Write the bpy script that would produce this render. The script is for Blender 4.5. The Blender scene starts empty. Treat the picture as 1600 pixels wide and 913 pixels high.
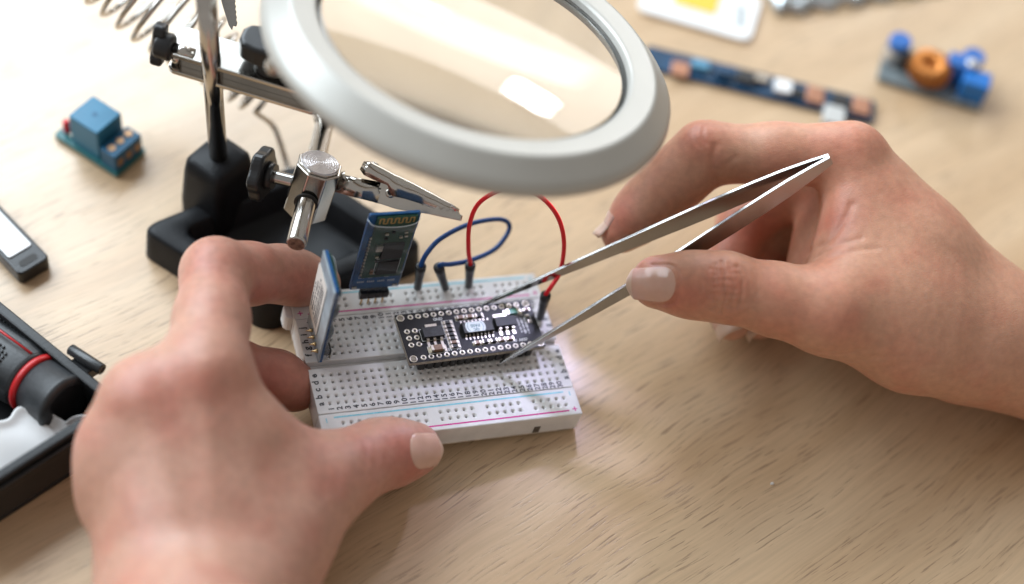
import bpy, bmesh, math, random
import numpy as np
from mathutils import Matrix, Vector
random.seed(7); rng = np.random.default_rng(7)
S = 0.001                                   # everything below is written in millimetres
scene = bpy.context.scene
col = scene.collection

# ------------------------------------------------------------------ camera
RW = np.array([[0.95573226, -0.26900904, 0.11920565],
               [-0.15342877, -0.80132546, -0.57821892],
               [0.25106863, 0.5343329, -0.80712632]])      # rows: right, down, forward
CW = np.array([-64.26320256, -250.03120444, 440.66537333])
FPX = 2561.0446                                           # focal length in pixels of the 1600 wide photograph
cam = bpy.data.cameras.new('camera'); camo = bpy.data.objects.new('camera', cam); col.objects.link(camo)
M = Matrix.Identity(4)
for i in range(3):
    M[i][0] = RW[0][i]; M[i][1] = -RW[1][i]; M[i][2] = -RW[2][i]; M[i][3] = CW[i] * S
camo.matrix_world = M
cam.sensor_width = 36.0; cam.lens = FPX / 1600 * 36.0
cam.clip_start = 0.02; cam.clip_end = 50
cam.dof.use_dof = True; cam.dof.focus_distance = 0.499; cam.dof.aperture_fstop = 3.1
cam.dof.aperture_blades = 0
scene.camera = camo

# ------------------------------------------------------------------ room light
world = bpy.data.worlds.new('World'); scene.world = world; world.use_nodes = True
wb = world.node_tree.nodes['Background']
wb.inputs['Color'].default_value = (1.0, 0.955, 0.91, 1); wb.inputs['Strength'].default_value = 0.33

def area_light(name, loc, target, size, size_y, power, color):
    l = bpy.data.lights.new(name, 'AREA'); l.shape = 'RECTANGLE'; l.size = size; l.size_y = size_y
    l.energy = power; l.color = color
    o = bpy.data.objects.new(name, l); col.objects.link(o); o.location = loc
    o.rotation_euler = (Vector(target) - Vector(loc)).to_track_quat('-Z', 'Y').to_euler()
    return o
area_light('window_light', (-0.64, 1.16, 1.10), (0.05, 0.05, 0.0), 2.2, 0.98, 55, (0.80, 0.91, 1.0))
area_light('lens_reflection_light', (1.33, 1.62, 0.985), (0.05, 0.05, 0.1), 0.15, 0.13, 3.2, (0.95, 0.97, 1.0))      # bright pane of a far window, mirrored in the lens
area_light('lens_reflection_light', (1.30, 2.05, 0.90), (0.05, 0.05, 0.1), 1.25, 0.62, 7.5, (1.0, 0.97, 0.93))  # wide dim panel added to give the lens its pale haze, plus soft fill

vs = scene.view_settings
vs.view_transform = 'Standard'; vs.look = 'None'; vs.exposure = 0.38; vs.gamma = 1.0; vs.use_curve_mapping = False
scene.render.engine = 'CYCLES'
scene.cycles.max_bounces = 7; scene.cycles.transmission_bounces = 6; scene.cycles.transparent_max_bounces = 12
scene.cycles.caustics_refractive = True; scene.cycles.caustics_reflective = False
scene.cycles.use_denoising = True; scene.cycles.blur_glossy = 0.6; scene.cycles.sample_clamp_indirect = 8.0

# ------------------------------------------------------------------ places
TH = math.radians(7.0)                      # the hand lifts the left end of the breadboard by seven degrees
QB = np.array([[math.cos(TH), 0, math.sin(TH)], [0, 1, 0], [-math.sin(TH), 0, math.cos(TH)]])
B0 = np.array([78.0, 0, -9.5]); W0 = np.array([78.0, 0, 0])
def bw(p): return QB @ (np.array(p, float) - B0) + W0          # breadboard frame -> world
def wb_(p): return QB.T @ (np.array(p, float) - W0) + B0       # world -> breadboard frame
def ray(u, v): return RW.T @ np.array([(u - 800) / FPX, (v - 456.5) / FPX, 1.0])
def px(u, v, z=0.0):
    d = ray(u, v); return CW + d * ((z - CW[2]) / d[2])
def pd(u, v, depth): return CW + ray(u, v) * depth
CB = wb_(CW)
def pb(u, v, z=0.0):
    d = QB.T @ ray(u, v); return CB + d * ((z - CB[2]) / d[2])
def pby(u, v, y):
    d = QB.T @ ray(u, v); return CB + d * ((y - CB[1]) / d[1])
def proj(p):
    y = RW @ (np.array(p, float) - CW); return np.array([800 + FPX * y[0] / y[2], 456.5 + FPX * y[1] / y[2], y[2]])
def nrm(v): v = np.array(v, float); return v / np.linalg.norm(v)

# ------------------------------------------------------------------ materials
MATS = {}
def mat(name, base, rough=0.5, metal=0.0, var=0.0, vscale=200.0, bump=0.0, bscale=800.0, spec=0.5, coat=0.0,
        sss=0.0, sssr=(1.0, 0.6, 0.4), trans=0.0, ior=1.45, emit=None, estr=0.0, rvar=0.0, aniso=0.0, bdist=0.0003):
    if name in MATS: return MATS[name]
    m = bpy.data.materials.new(name); m.use_nodes = True
    nt = m.node_tree; b = nt.nodes['Principled BSDF']
    b.inputs['Base Color'].default_value = (*base, 1); b.inputs['Roughness'].default_value = rough
    b.inputs['Metallic'].default_value = metal; b.inputs['Specular IOR Level'].default_value = spec
    b.inputs['Coat Weight'].default_value = coat; b.inputs['IOR'].default_value = ior
    b.inputs['Transmission Weight'].default_value = trans
    b.inputs['Anisotropic'].default_value = aniso
    if sss:
        b.inputs['Subsurface Weight'].default_value = sss; b.inputs['Subsurface Radius'].default_value = sssr
        b.inputs['Subsurface Scale'].default_value = 0.001
    if emit:
        b.inputs['Emission Color'].default_value = (*emit, 1); b.inputs['Emission Strength'].default_value = estr
    tc = None
    if var or bump or rvar:
        tc = nt.nodes.new('ShaderNodeTexCoord')
    if var or rvar:
        n = nt.nodes.new('ShaderNodeTexNoise'); n.inputs['Scale'].default_value = vscale; n.inputs['Detail'].default_value = 5
        nt.links.new(tc.outputs['Object'], n.inputs['Vector'])
    if var:
        r = nt.nodes.new('ShaderNodeMapRange'); r.inputs[1].default_value = 0.3; r.inputs[2].default_value = 0.7
        r.inputs[3].default_value = 1 - var; r.inputs[4].default_value = 1 + var
        nt.links.new(n.outputs['Fac'], r.inputs[0])
        mx = nt.nodes.new('ShaderNodeVectorMath'); mx.operation = 'SCALE'; mx.inputs[0].default_value = base
        nt.links.new(r.outputs[0], mx.inputs['Scale']); nt.links.new(mx.outputs[0], b.inputs['Base Color'])
    if rvar:
        r = nt.nodes.new('ShaderNodeMapRange'); r.inputs[1].default_value = 0.3; r.inputs[2].default_value = 0.7
        r.inputs[3].default_value = max(0.02, rough - rvar); r.inputs[4].default_value = rough + rvar
        nt.links.new(n.outputs['Fac'], r.inputs[0]); nt.links.new(r.outputs[0], b.inputs['Roughness'])
    if bump:
        n2 = nt.nodes.new('ShaderNodeTexNoise'); n2.inputs['Scale'].default_value = bscale; n2.inputs['Detail'].default_value = 4
        nt.links.new(tc.outputs['Object'], n2.inputs['Vector'])
        bp = nt.nodes.new('ShaderNodeBump'); bp.inputs['Strength'].default_value = bump; bp.inputs['Distance'].default_value = bdist
        nt.links.new(n2.outputs['Fac'], bp.inputs['Height']); nt.links.new(bp.outputs['Normal'], b.inputs['Normal'])
    MATS[name] = m
    return m

# ------------------------------------------------------------------ mesh building
class MB:
    def __init__(self): self.v = []; self.f = []; self.mi = []; self.sm = []
    def add(self, vs, fs, mi=0, smooth=False):
        o = len(self.v); self.v += [tuple(map(float, p)) for p in vs]
        for f in fs: self.f.append(tuple(i + o for i in f)); self.mi.append(mi); self.sm.append(smooth)
        return self
    def box(self, c, s, rot=None, mi=0):
        c = np.array(c, float); h = np.array(s, float) / 2
        vs = np.array([[x, y, z] for x in (-1, 1) for y in (-1, 1) for z in (-1, 1)]) * h
        if rot is not None: vs = vs @ np.array(rot).T
        return self.add(vs + c, [(0, 1, 3, 2), (4, 6, 7, 5), (0, 4, 5, 1), (2, 3, 7, 6), (0, 2, 6, 4), (1, 5, 7, 3)], mi)
    def lathe(self, p, axis, prof, n=32, mi=0, smooth=True, cap0=True, cap1=True):
        p = np.array(p, float); ax = nrm(axis); a = nrm(np.cross(ax, [0.3, 0.9, 0.21])); b = np.cross(ax, a)
        vs = []
        for r, h in prof:
            for k in range(n):
                t = 2 * math.pi * k / n; vs.append(p + ax * h + r * (math.cos(t) * a + math.sin(t) * b))
        fs = []
        for i in range(len(prof) - 1):
            for k in range(n):
                k2 = (k + 1) % n; fs.append((i * n + k, i * n + k2, (i + 1) * n + k2, (i + 1) * n + k))
        self.add(vs, fs, mi, smooth); o = len(self.v) - len(vs)
        if cap0: self.f.append(tuple(o + k for k in reversed(range(n)))); self.mi.append(mi); self.sm.append(False)
        if cap1: self.f.append(tuple(o + (len(prof) - 1) * n + k for k in range(n))); self.mi.append(mi); self.sm.append(False)
        return self
    def cyl(self, p0, p1, r0, r1=None, n=24, mi=0):
        p0 = np.array(p0, float); p1 = np.array(p1, float); L = np.linalg.norm(p1 - p0)
        return self.lathe(p0, p1 - p0, [(r0, 0), (r0 if r1 is None else r1, L)], n, mi)
    def tube(self, pts, r, n=10, mi=0, closed=False):
        pts = np.array(pts, float); N = len(pts); rr = r if hasattr(r, '__len__') else [r] * N
        T = np.gradient(pts, axis=0); T /= np.linalg.norm(T, axis=1)[:, None] + 1e-12
        a = nrm(np.cross(T[0], [0.31, 0.17, 0.93])); vs = []
        for i in range(N):
            a = nrm(a - T[i] * np.dot(a, T[i])); b = np.cross(T[i], a)
            for k in range(n):
                t = 2 * math.pi * k / n; vs.append(pts[i] + rr[i] * (math.cos(t) * a + math.sin(t) * b))
        fs = [(i * n + k, i * n + (k + 1) % n, (i + 1) * n + (k + 1) % n, (i + 1) * n + k) for i in range(N - 1) for k in range(n)]
        self.add(vs, fs, mi, True); o = len(self.v) - len(vs)
        self.f.append(tuple(o + k for k in reversed(range(n)))); self.mi.append(mi); self.sm.append(False)
        self.f.append(tuple(o + (N - 1) * n + k for k in range(n))); self.mi.append(mi); self.sm.append(False)
        return self
    def prism(self, poly, z0, z1, mi=0, X=(1, 0, 0), Y=(0, 1, 0), Z=(0, 0, 1), o=(0, 0, 0)):
        X, Y, Z, o = (np.array(q, float) for q in (X, Y, Z, o)); n = len(poly)
        vs = [o + X * p[0] + Y * p[1] + Z * z0 for p in poly] + [o + X * p[0] + Y * p[1] + Z * z1 for p in poly]
        fs = [tuple(reversed(range(n))), tuple(range(n, 2 * n))] + [(i, (i + 1) % n, n + (i + 1) % n, n + i) for i in range(n)]
        return self.add(vs, fs, mi)
    def build(self, name, mats, parent=None, bevel=0.0, seg=2, origin=None, smooth=None, subsurf=0):
        v = np.array(self.v, float)
        if origin is not None: v = v - np.array(origin, float)
        me = bpy.data.meshes.new(name); me.from_pydata((v * S).tolist(), [], self.f)
        ml = mats if isinstance(mats, (list, tuple)) else [mats]
        for m in ml: me.materials.append(m)
        if any(self.mi): me.polygons.foreach_set('material_index', self.mi)
        me.polygons.foreach_set('use_smooth', [True] * len(self.f) if smooth else self.sm)
        bm = bmesh.new(); bm.from_mesh(me); bmesh.ops.recalc_face_normals(bm, faces=bm.faces); bm.to_mesh(me); bm.free()
        me.update()
        o = bpy.data.objects.new(name, me); col.objects.link(o)
        if parent is not None: o.parent = parent
        if origin is not None and parent is None: o.location = np.array(origin, float) * S
        if bevel:
            md = o.modifiers.new('bevel', 'BEVEL'); md.width = bevel * S; md.segments = seg; md.limit_method = 'ANGLE'
            md.angle_limit = math.radians(40); md.harden_normals = False
        if subsurf:
            md = o.modifiers.new('sub', 'SUBSURF'); md.levels = subsurf; md.render_levels = subsurf
        return o
def smooth_by_angle(o, deg=35):
    me = o.data
    me.polygons.foreach_set('use_smooth', [True] * len(me.polygons))
    bm = bmesh.new(); bm.from_mesh(me)
    for e in bm.edges:
        if len(e.link_faces) == 2 and e.calc_face_angle(0) > math.radians(deg): e.smooth = False
    bm.to_mesh(me); bm.free()
    return o
def tag(o, label, cat, group=None, kind=None):
    if label: o['label'] = label
    if cat: o['category'] = cat
    if group: o['group'] = group
    if kind: o['kind'] = kind
    return o
def thing(name, label, cat, origin=(0, 0, 0), rot=None, group=None):
    o = bpy.data.objects.new(name, None); col.objects.link(o); o.empty_display_size = 0.01
    m = Matrix.Identity(4)
    for i in range(3):
        m[i][3] = float(origin[i]) * S
        if rot is not None:
            for j in range(3): m[i][j] = float(rot[i][j])
    o.matrix_world = m
    return tag(o, label, cat, group)
def piece(src, name, parent, loc, rotz=0.0):
    o = bpy.data.objects.new(name, src.data); col.objects.link(o); o.parent = parent
    o.location = np.array(loc, float) * S; o.rotation_euler = (0, 0, rotz)
    for md in src.modifiers:
        n = o.modifiers.new(md.name, md.type)
        if md.type == 'BEVEL': n.width = md.width; n.segments = md.segments; n.limit_method = 'ANGLE'; n.angle_limit = md.angle_limit
    return o
def rrect(w, h, r, n=5, cx=0, cy=0):
    out = []
    for sx, sy, a0 in ((1, -1, -90), (1, 1, 0), (-1, 1, 90), (-1, -1, 180)):
        for k in range(n + 1):
            a = math.radians(a0 + 90 * k / n)
            out.append((cx + sx * (w / 2 - r) + r * math.cos(a), cy + sy * (h / 2 - r) + r * math.sin(a)))
    return out
_txt = {}
def text_geo(s, size):
    """flat triangles of a printed word, centred, in millimetres"""
    if s not in _txt:
        cu = bpy.data.curves.new('t', 'FONT'); cu.body = s; cu.align_x = 'CENTER'; cu.align_y = 'CENTER'; cu.size = 1.0; cu.offset = 0.03; cu.resolution_u = 3
        o = bpy.data.objects.new('t', cu); col.objects.link(o)
        dg = bpy.context.evaluated_depsgraph_get(); me = o.evaluated_get(dg).to_mesh()
        _txt[s] = (np.array([v.co[:] for v in me.vertices]), [tuple(p.vertices) for p in me.polygons])
        o.evaluated_get(dg).to_mesh_clear(); bpy.data.objects.remove(o); bpy.data.curves.remove(cu)
    v, f = _txt[s]
    return v * size, f
def put_text(mb, s, size, o, X, Y, mi=0):
    v, f = text_geo(s, size); X = np.array(X, float); Y = np.array(Y, float)
    mb.add([np.array(o, float) + X * p[0] + Y * p[1] for p in v], f, mi)
def catmull(P, per=12):
    P = [np.array(p, float) for p in P]; P = [2 * P[0] - P[1]] + P + [2 * P[-1] - P[-2]]; out = []
    for i in range(1, len(P) - 2):
        for k in range(per):
            t = k / per; p0, p1, p2, p3 = P[i - 1:i + 3]
            out.append(0.5 * ((2 * p1) + (p2 - p0) * t + (2 * p0 - 5 * p1 + 4 * p2 - p3) * t * t + (3 * p1 - p0 - 3 * p2 + p3) * t ** 3))
    out.append(P[-2]); return np.array(out)

chrome = mat('nickel_plated_steel', (0.50, 0.475, 0.44), 0.17, 1.0, var=0.08, vscale=120, rvar=0.05)
steel = mat('brushed_steel', (0.40, 0.395, 0.39), 0.20, 1.0, var=0.04, vscale=90, rvar=0.05)
castiron = mat('black_cast_iron_paint', (0.010, 0.0105, 0.012), 0.45, 0.0, var=0.3, vscale=150, bump=0.35, bscale=1400, spec=0.22, bdist=0.0002)
blackplastic = mat('black_plastic', (0.014, 0.014, 0.015), 0.32, 0.0, var=0.2, vscale=300, bump=0.12, bscale=1800)
gold = mat('gold_pin', (0.70, 0.50, 0.26), 0.28, 1.0, var=0.1, vscale=900)
tin = mat('tinned_pad', (0.58, 0.53, 0.45), 0.34, 1.0, var=0.1, vscale=2000)
white_ink = mat('white_silkscreen', (0.58, 0.58, 0.57), 0.6)
chipblack = mat('chip_epoxy', (0.018, 0.018, 0.019), 0.48, bump=0.3, bscale=4000, var=0.15, vscale=900)
capbrown = mat('ceramic_capacitor', (0.22, 0.13, 0.085), 0.4, var=0.15, vscale=1500)
# ------------------------------------------------------------------ table top
def wood():
    m = bpy.data.materials.new('light_oak_laminate'); m.use_nodes = True; nt = m.node_tree; N = nt.nodes.new; L = nt.links.new
    b = nt.nodes['Principled BSDF']
    tc = N('ShaderNodeTexCoord'); mp = N('ShaderNodeMapping'); mp.inputs['Rotation'].default_value = (0, 0, math.radians(-23))
    L(tc.outputs['Object'], mp.inputs['Vector'])
    wob = N('ShaderNodeTexNoise'); wob.inputs['Scale'].default_value = 9; wob.inputs['Detail'].default_value = 2
    L(mp.outputs[0], wob.inputs['Vector'])
    wsub = N('ShaderNodeVectorMath'); wsub.operation = 'MULTIPLY_ADD'; wsub.inputs[1].default_value = (0.0, 0.022, 0); wsub.inputs[2].default_value = (0, 0, 0)
    L(wob.outputs['Color'], wsub.inputs[0])
    add = N('ShaderNodeVectorMath'); L(mp.outputs[0], add.inputs[0]); L(wsub.outputs[0], add.inputs[1])
    def noise(scale, detail, off=0.0, rough=0.5):
        mm = N('ShaderNodeMapping'); mm.inputs['Scale'].default_value = scale; mm.inputs['Location'].default_value = (off, off, off)
        L(add.outputs[0], mm.inputs['Vector'])
        n = N('ShaderNodeTexNoise'); n.inputs['Scale'].default_value = 1.0; n.inputs['Detail'].default_value = detail; n.inputs['Roughness'].default_value = rough
        L(mm.outputs[0], n.inputs['Vector']); return n.outputs['Fac']
    def rng_(x, a, b_, c, d):
        r = N('ShaderNodeMapRange'); r.inputs[1].default_value = a; r.inputs[2].default_value = b_; r.inputs[3].default_value = c; r.inputs[4].default_value = d
        L(x, r.inputs[0]); return r.outputs[0]
    def mul(x, y):
        q = N('ShaderNodeMath'); q.operation = 'MULTIPLY'; L(x, q.inputs[0]); L(y, q.inputs[1]); return q.outputs[0]
    band = noise((3.0, 42, 42), 4, 0.0)            # broad growth bands
    fine = noise((30, 900, 900), 3, 5.0)           # fine fibre
    pores = rng_(noise((70, 1400, 1400), 2, 9.0, 0.6), 0.585, 0.635, 0, 1)   # short dark pores
    dens = rng_(noise((7, 75, 75), 2, 3.0), 0.34, 0.58, 0.05, 1)            # pores cluster in bands
    pm = mul(pores, dens)
    ramp = N('ShaderNodeValToRGB'); L(band, ramp.inputs[0])
    e = ramp.color_ramp.elements; e[0].position = 0.30; e[0].color = (0.49, 0.324, 0.182, 1); e[1].position = 0.68; e[1].color = (0.61, 0.440, 0.275, 1)
    f = rng_(fine, 0.3, 0.7, 0.90, 1.08)
    sc = N('ShaderNodeVectorMath'); sc.operation = 'SCALE'; L(ramp.outputs[0], sc.inputs[0]); L(f, sc.inputs['Scale'])
    mx = N('ShaderNodeMix'); mx.data_type = 'RGBA'; L(mul(pm, rng_(fine, 0, 1, 0.60, 0.60)), mx.inputs[0]); L(sc.outputs[0], mx.inputs[6]); mx.inputs[7].default_value = (0.19, 0.115, 0.065, 1)
    L(mx.outputs[2], b.inputs['Base Color'])
    b.inputs['Coat Weight'].default_value = 0.75; b.inputs['Coat Roughness'].default_value = 0.30; b.inputs['Roughness'].default_value = 0.42; b.inputs['Specular IOR Level'].default_value = 0.5
    L(rng_(fine, 0.3, 0.7, 0.28, 0.40), b.inputs['Roughness'])
    bp = N('ShaderNodeBump'); bp.inputs['Strength'].default_value = 0.35; bp.inputs['Distance'].default_value = 0.0002; bp.invert = True
    hm = N('ShaderNodeMath'); hm.operation = 'ADD'; L(pm, hm.inputs[0]); L(rng_(fine, 0, 1, 0, 0.35), hm.inputs[1])
    L(hm.outputs[0], bp.inputs['Height']); L(bp.outputs[0], b.inputs['Normal'])
    return m
t = MB().box((150, 150, -12.5), (1500, 1100, 25)).build('table_top', wood())
tag(t, 'light oak table top with fine dark grain', None, kind='structure')
# ------------------------------------------------------------------ breadboard (its own frame: x along the numbers, y away, z=0 its top)
P = 2.54
abs_white = mat('white_abs', (0.64, 0.625, 0.615), 0.40, var=0.09, vscale=140, bump=0.10, bscale=900, sss=0.25, sssr=(1.2, 1.1, 1.0))
contact = mat('dark_spring_contact', (0.13, 0.11, 0.09), 0.5, 0.3, var=0.5, vscale=700)
foam = mat('aged_foam_tape', (0.52, 0.45, 0.36), 0.85, var=0.35, vscale=400, bump=0.6, bscale=900)
ink_black = mat('black_print', (0.03, 0.03, 0.035), 0.5)
ink_cyan = mat('cyan_print', (0.16, 0.50, 0.60), 0.5, var=0.15, vscale=600)
ink_mag = mat('magenta_print', (0.52, 0.015, 0.21), 0.5, var=0.12, vscale=600)
bb = thing('breadboard', 'white solderless breadboard with numbered holes held on the table by the left hand', 'breadboard', bw((0, 0, 0)), QB)

def holed_block(mb, x0, x1, y0, y1, z0, holes):
    """a block whose top carries square funnel holes; holes: set of (x, y)"""
    o, i, dd, sh = 0.82, 0.36, 0.30, 1.1
    xs = sorted({round(h[0], 3) for h in holes}); ys = sorted({round(h[1], 3) for h in holes})
    gx = [x0] + [q for x in xs for q in (x - o, x + o)] + [x1]
    gy = [y0] + [q for y in ys for q in (y - o, y + o)] + [y1]
    hs = {(round(a, 3), round(b, 3)) for a, b in holes}
    idx = {}; vs = []; fs = []; mi = []
    def V(x, y, z):
        k = (round(x, 4), round(y, 4), round(z, 4))
        if k not in idx: idx[k] = len(vs); vs.append((x, y, z))
        return idx[k]
    for a in range(len(gx) - 1):
        for b in range(len(gy) - 1):
            xa, xb, ya, yb = gx[a], gx[a + 1], gy[b], gy[b + 1]
            c = (round((xa + xb) / 2, 3), round((ya + yb) / 2, 3))
            A = [V(xa, ya, 0), V(xb, ya, 0), V(xb, yb, 0), V(xa, yb, 0)]
            if a % 2 == 1 and b % 2 == 1 and c in hs:
                B = [V(c[0] + s * i, c[1] + t_ * i, -dd) for s, t_ in ((-1, -1), (1, -1), (1, 1), (-1, 1))]
                Dn = [V(c[0] + s * i, c[1] + t_ * i, -sh) for s, t_ in ((-1, -1), (1, -1), (1, 1), (-1, 1))]
                for k in range(4):
                    k2 = (k + 1) % 4
                    fs.append((A[k], A[k2], B[k2], B[k])); mi.append(0)
                    fs.append((B[k], B[k2], Dn[k2], Dn[k])); mi.append(0)
                fs.append(tuple(Dn)); mi.append(1)
            else: fs.append(tuple(A)); mi.append(0)
    # outer walls
    for a in range(len(gx) - 1):
        for y, fl in ((y0, 0), (y1, 1)):
            q = (V(gx[a], y, 0), V(gx[a + 1], y, 0), V(gx[a + 1], y, z0), V(gx[a], y, z0)); fs.append(q if fl else q[::-1]); mi.append(0)
    for b in range(len(gy) - 1):
        for x, fl in ((x0, 1), (x1, 0)):
            q = (V(x, gy[b], 0), V(x, gy[b + 1], 0), V(x, gy[b + 1], z0), V(x, gy[b], z0)); fs.append(q if fl else q[::-1]); mi.append(0)
    off = len(mb.v); mb.v += vs
    for f, m_ in zip(fs, mi): mb.f.append(tuple(j + off for j in f)); mb.mi.append(m_); mb.sm.append(False)
XL, XR = -4.4, 78.06
# middle: two raised hole fields, channel between them
m = MB()
holed_block(m, XL + .1, XR - .1, -3.35, 12.75, -8.3, {(c * P, r * P) for c in range(30) for r in range(5)})
holed_block(m, XL + .1, XR - .1, 15.2, 31.3, -8.3, {(c * P, 7 * P + r * P) for c in range(30) for r in range(5)})
m.box(((XL + XR) / 2, 13.97, -5.3), (XR - XL - .25, 2.6, 5.8))
strip = m.build('terminal_strip', [abs_white, contact], bb, bevel=0.18, seg=2)
tb = MB()
for y in (35.6, 12.2):                                            # interlocking lugs on the left end
    tb.prism([(XL + .2, y - 3.0), (XL + .2, y + 3.4), (XL - 1.6, y + 2.6), (XL - 2.3, y + 1.2), (XL - 2.3, y - 1.2), (XL - 1.6, y - 2.4)] if False else
             [(XL + .2, y + 3.4), (XL - 1.5, y + 3.0), (XL - 2.4, y + 2.0), (XL - 2.4, y - 1.6), (XL - 1.5, y - 2.6), (XL + .2, y - 3.0)], -7.9, -1.1)
    tb.build('lug', abs_white, bb, bevel=0.5, seg=3); tb = MB()
groups = [c for g in (1, 7, 13, 19, 25) for c in range(g, g + 5)]
for y0, y1, ra, rb in ((-13.5, -3.55, -7.2, -9.74), (31.5, 41.45, 35.15, 37.69)):
    m = MB(); holed_block(m, XL, XR, y0, y1, -8.4, {(c * P, r) for c in groups for r in (ra, rb)})
    rail = m.build('power_rail', [abs_white, contact], bb, bevel=0.35, seg=2)
    near = y0 < 0
    cy, mg = ((y0 + 1.5), (y1 - 1.5)) if not near else (-4.95, -12.0)
    if near: cy, mg = -5.0, -11.9
    else: cy, mg = 40.0, 33.0
    for yy, mt_, nm in ((cy, ink_cyan, 'blue_line'), (mg, ink_mag, 'red_line')):
        MB().box(((XL + XR) / 2 + .2, yy, 0.012), (XR - XL - 8.6, 0.5, 0.02)).build(nm, mt_, rail)
    for xx in (XL + 2.1, XR - 2.1):
        k = MB(); k.box((xx, mg + (0.6 if not near else .4), 0.012), (1.7, 0.34, 0.02)); k.box((xx, mg + (0.6 if not near else .4), 0.016), (0.34, 1.7, 0.02)); k.build('plus_mark', ink_mag, rail)
        MB().box((xx, cy - (.6 if not near else .8), 0.012), (0.3, 1.6, 0.02)).build('minus_mark', ink_cyan, rail)
# the notch moulded in the near wall and the tape under everything
MB().box((64.2, -13.52, -6.6), (2.1, 0.16, 3.4)).build('wall_notch', contact, bb)
MB().prism(rrect(XR - XL - .5, 54.5, .6, 3, (XL + XR) / 2, 13.97), -9.5, -8.35).build('foam_backing', foam, bb, bevel=0.15)
pr = MB()
for c in range(30):
    put_text(pr, str(c + 1), 2.45, (c * P + .1, -1.95 + (-.15 if c > 8 else 0), 0.014), (0, 1, 0), (-1, 0, 0))
    put_text(pr, str(c + 1), 2.45, (c * P + .1, 11 * P + 2.0, 0.014), (0, 1, 0), (-1, 0, 0))
for k, ch in enumerate('abcdefghij'):
    y = k * P if k < 5 else (k + 2) * P
    for xx in (-2.75, 29 * P + 2.9): put_text(pr, ch, 2.8, (xx, y + .1, 0.014), (0, 1, 0), (-1, 0, 0))
pr.build('printed_numbers', ink_black, strip)

# ------------------------------------------------------------------ microcontroller board on two pin headers
pcbk = mat('black_solder_mask', (0.013, 0.012, 0.013), 0.45, var=0.2, vscale=250, spec=.3)
edge = mat('fibreglass_edge', (0.30, 0.26, 0.21), 0.6, var=0.2, vscale=800)
x1p = 28.9 + 0.95; xc = x1p + 17.78 + 0.3; yc = 17.2
RZ = math.radians(1.7); QM = QB @ np.array([[math.cos(RZ), -math.sin(RZ), 0], [math.sin(RZ), math.cos(RZ), 0], [0, 0, 1]])
ZT = 6.1
mc = thing('microcontroller_board', 'black microcontroller circuit board with gold ringed holes plugged into the breadboard', 'circuit board', bw((xc, yc, 0)), QM)
def hl(o, x, y): return (x - xc, y - yc, o)
m = MB(); pts = rrect(45.2, 18.2, 0.5, 3); m.prism(pts, ZT - 1.6, ZT)
brd = m.build('board', pcbk, mc)
m = MB(); m.prism(rrect(45.24, 18.24, .5, 3), ZT - 1.45, ZT - 0.2); m.build('board_edge', edge, brd)
for sy in (-7.62, 7.62):
    m = MB()
    for k in range(15):
        x = -17.78 + k * P
        m.prism([(x - 1.24, sy - .8), (x - .8, sy - 1.27), (x + .8, sy - 1.27), (x + 1.24, sy - .8), (x + 1.24, sy + .8), (x + .8, sy + 1.27), (x - .8, sy + 1.27), (x - 1.24, sy + .8)], 1.05, ZT - 1.62)
    hd = m.build('pin_header', blackplastic, mc, bevel=.08); hd['kind'] = 'stuff'
    pin = None
    for k in range(15):
        if pin is None:
            pin = MB().box((0, 0, -.4), (.62, .62, 3.2)).build('pin', gold, hd); pin.location = ((-17.78) * S, sy * S, 0)
        else: piece(pin, 'pin', hd, (-17.78 + k * P, sy, 0))
ringm = MB()
def ring_mesh(ri, ro, name, matr, par, loc):
    r = MB(); r.lathe((0, 0, ZT + .01), (0, 0, 1), [(ro, 0), (ro - .05, .05), (ri, .05), (ri, -.02)], 20, cap0=False, cap1=False)
    o = r.build(name, matr, par); o.location = np.array(loc) * S
    h = MB(); h.lathe((0, 0, ZT + .012), (0, 0, 1), [(ri, 0), (ri - .02, .006)], 16, cap0=False); h.build('bore', chipblack, o)
    return o
holeblk = chipblack
r0 = None; d0 = None
spots = [(-17.78 + k * P, s * 7.62) for s in (-1, 1) for k in range(15)] + [(-20.3 + a * P, b * P - .1) for a in (0, 1) for b in (-1, 0, 1)]
for (x, y) in spots:
    if r0 is None:
        r0 = MB().lathe((0, 0, ZT + .01), (0, 0, 1), [(.92, 0), (.86, .07), (.50, .07), (.46, -.02)], 20, cap0=False, cap1=False).build('pad_ring', tin, brd)
        r0.location = (x * S, y * S, 0)
    else: piece(r0, 'pad_ring', brd, (x, y, 0))
hm = MB()
for (x, y) in spots: hm.lathe((x, y, ZT + .008), (0, 0, 1), [(.5, 0), (.46, .006)], 14, cap0=False)
h_ = hm.build('drilled_holes', mat('hole_shadow', (0.03, 0.026, 0.022), 0.7), brd); h_['kind'] = 'stuff'
for sx in (-1, 1):
    for sy in (-1, 1):
        x, y = sx * 21.2 - (.2 if sx > 0 else -.2), sy * 7.7
        g = MB().lathe((x, y, ZT + .01), (0, 0, 1), [(1.25, 0), (1.2, .06), (.98, .06), (.95, 0)], 24, cap0=False, cap1=False).build('mounting_hole', tin, brd)
        MB().lathe((x, y, ZT + .008), (0, 0, 1), [(.97, 0), (.9, .008)], 20, cap0=False).build('bore', mat('bare_hole', (0.20, 0.17, 0.13), 0.6, var=.4, vscale=900), g)
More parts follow.
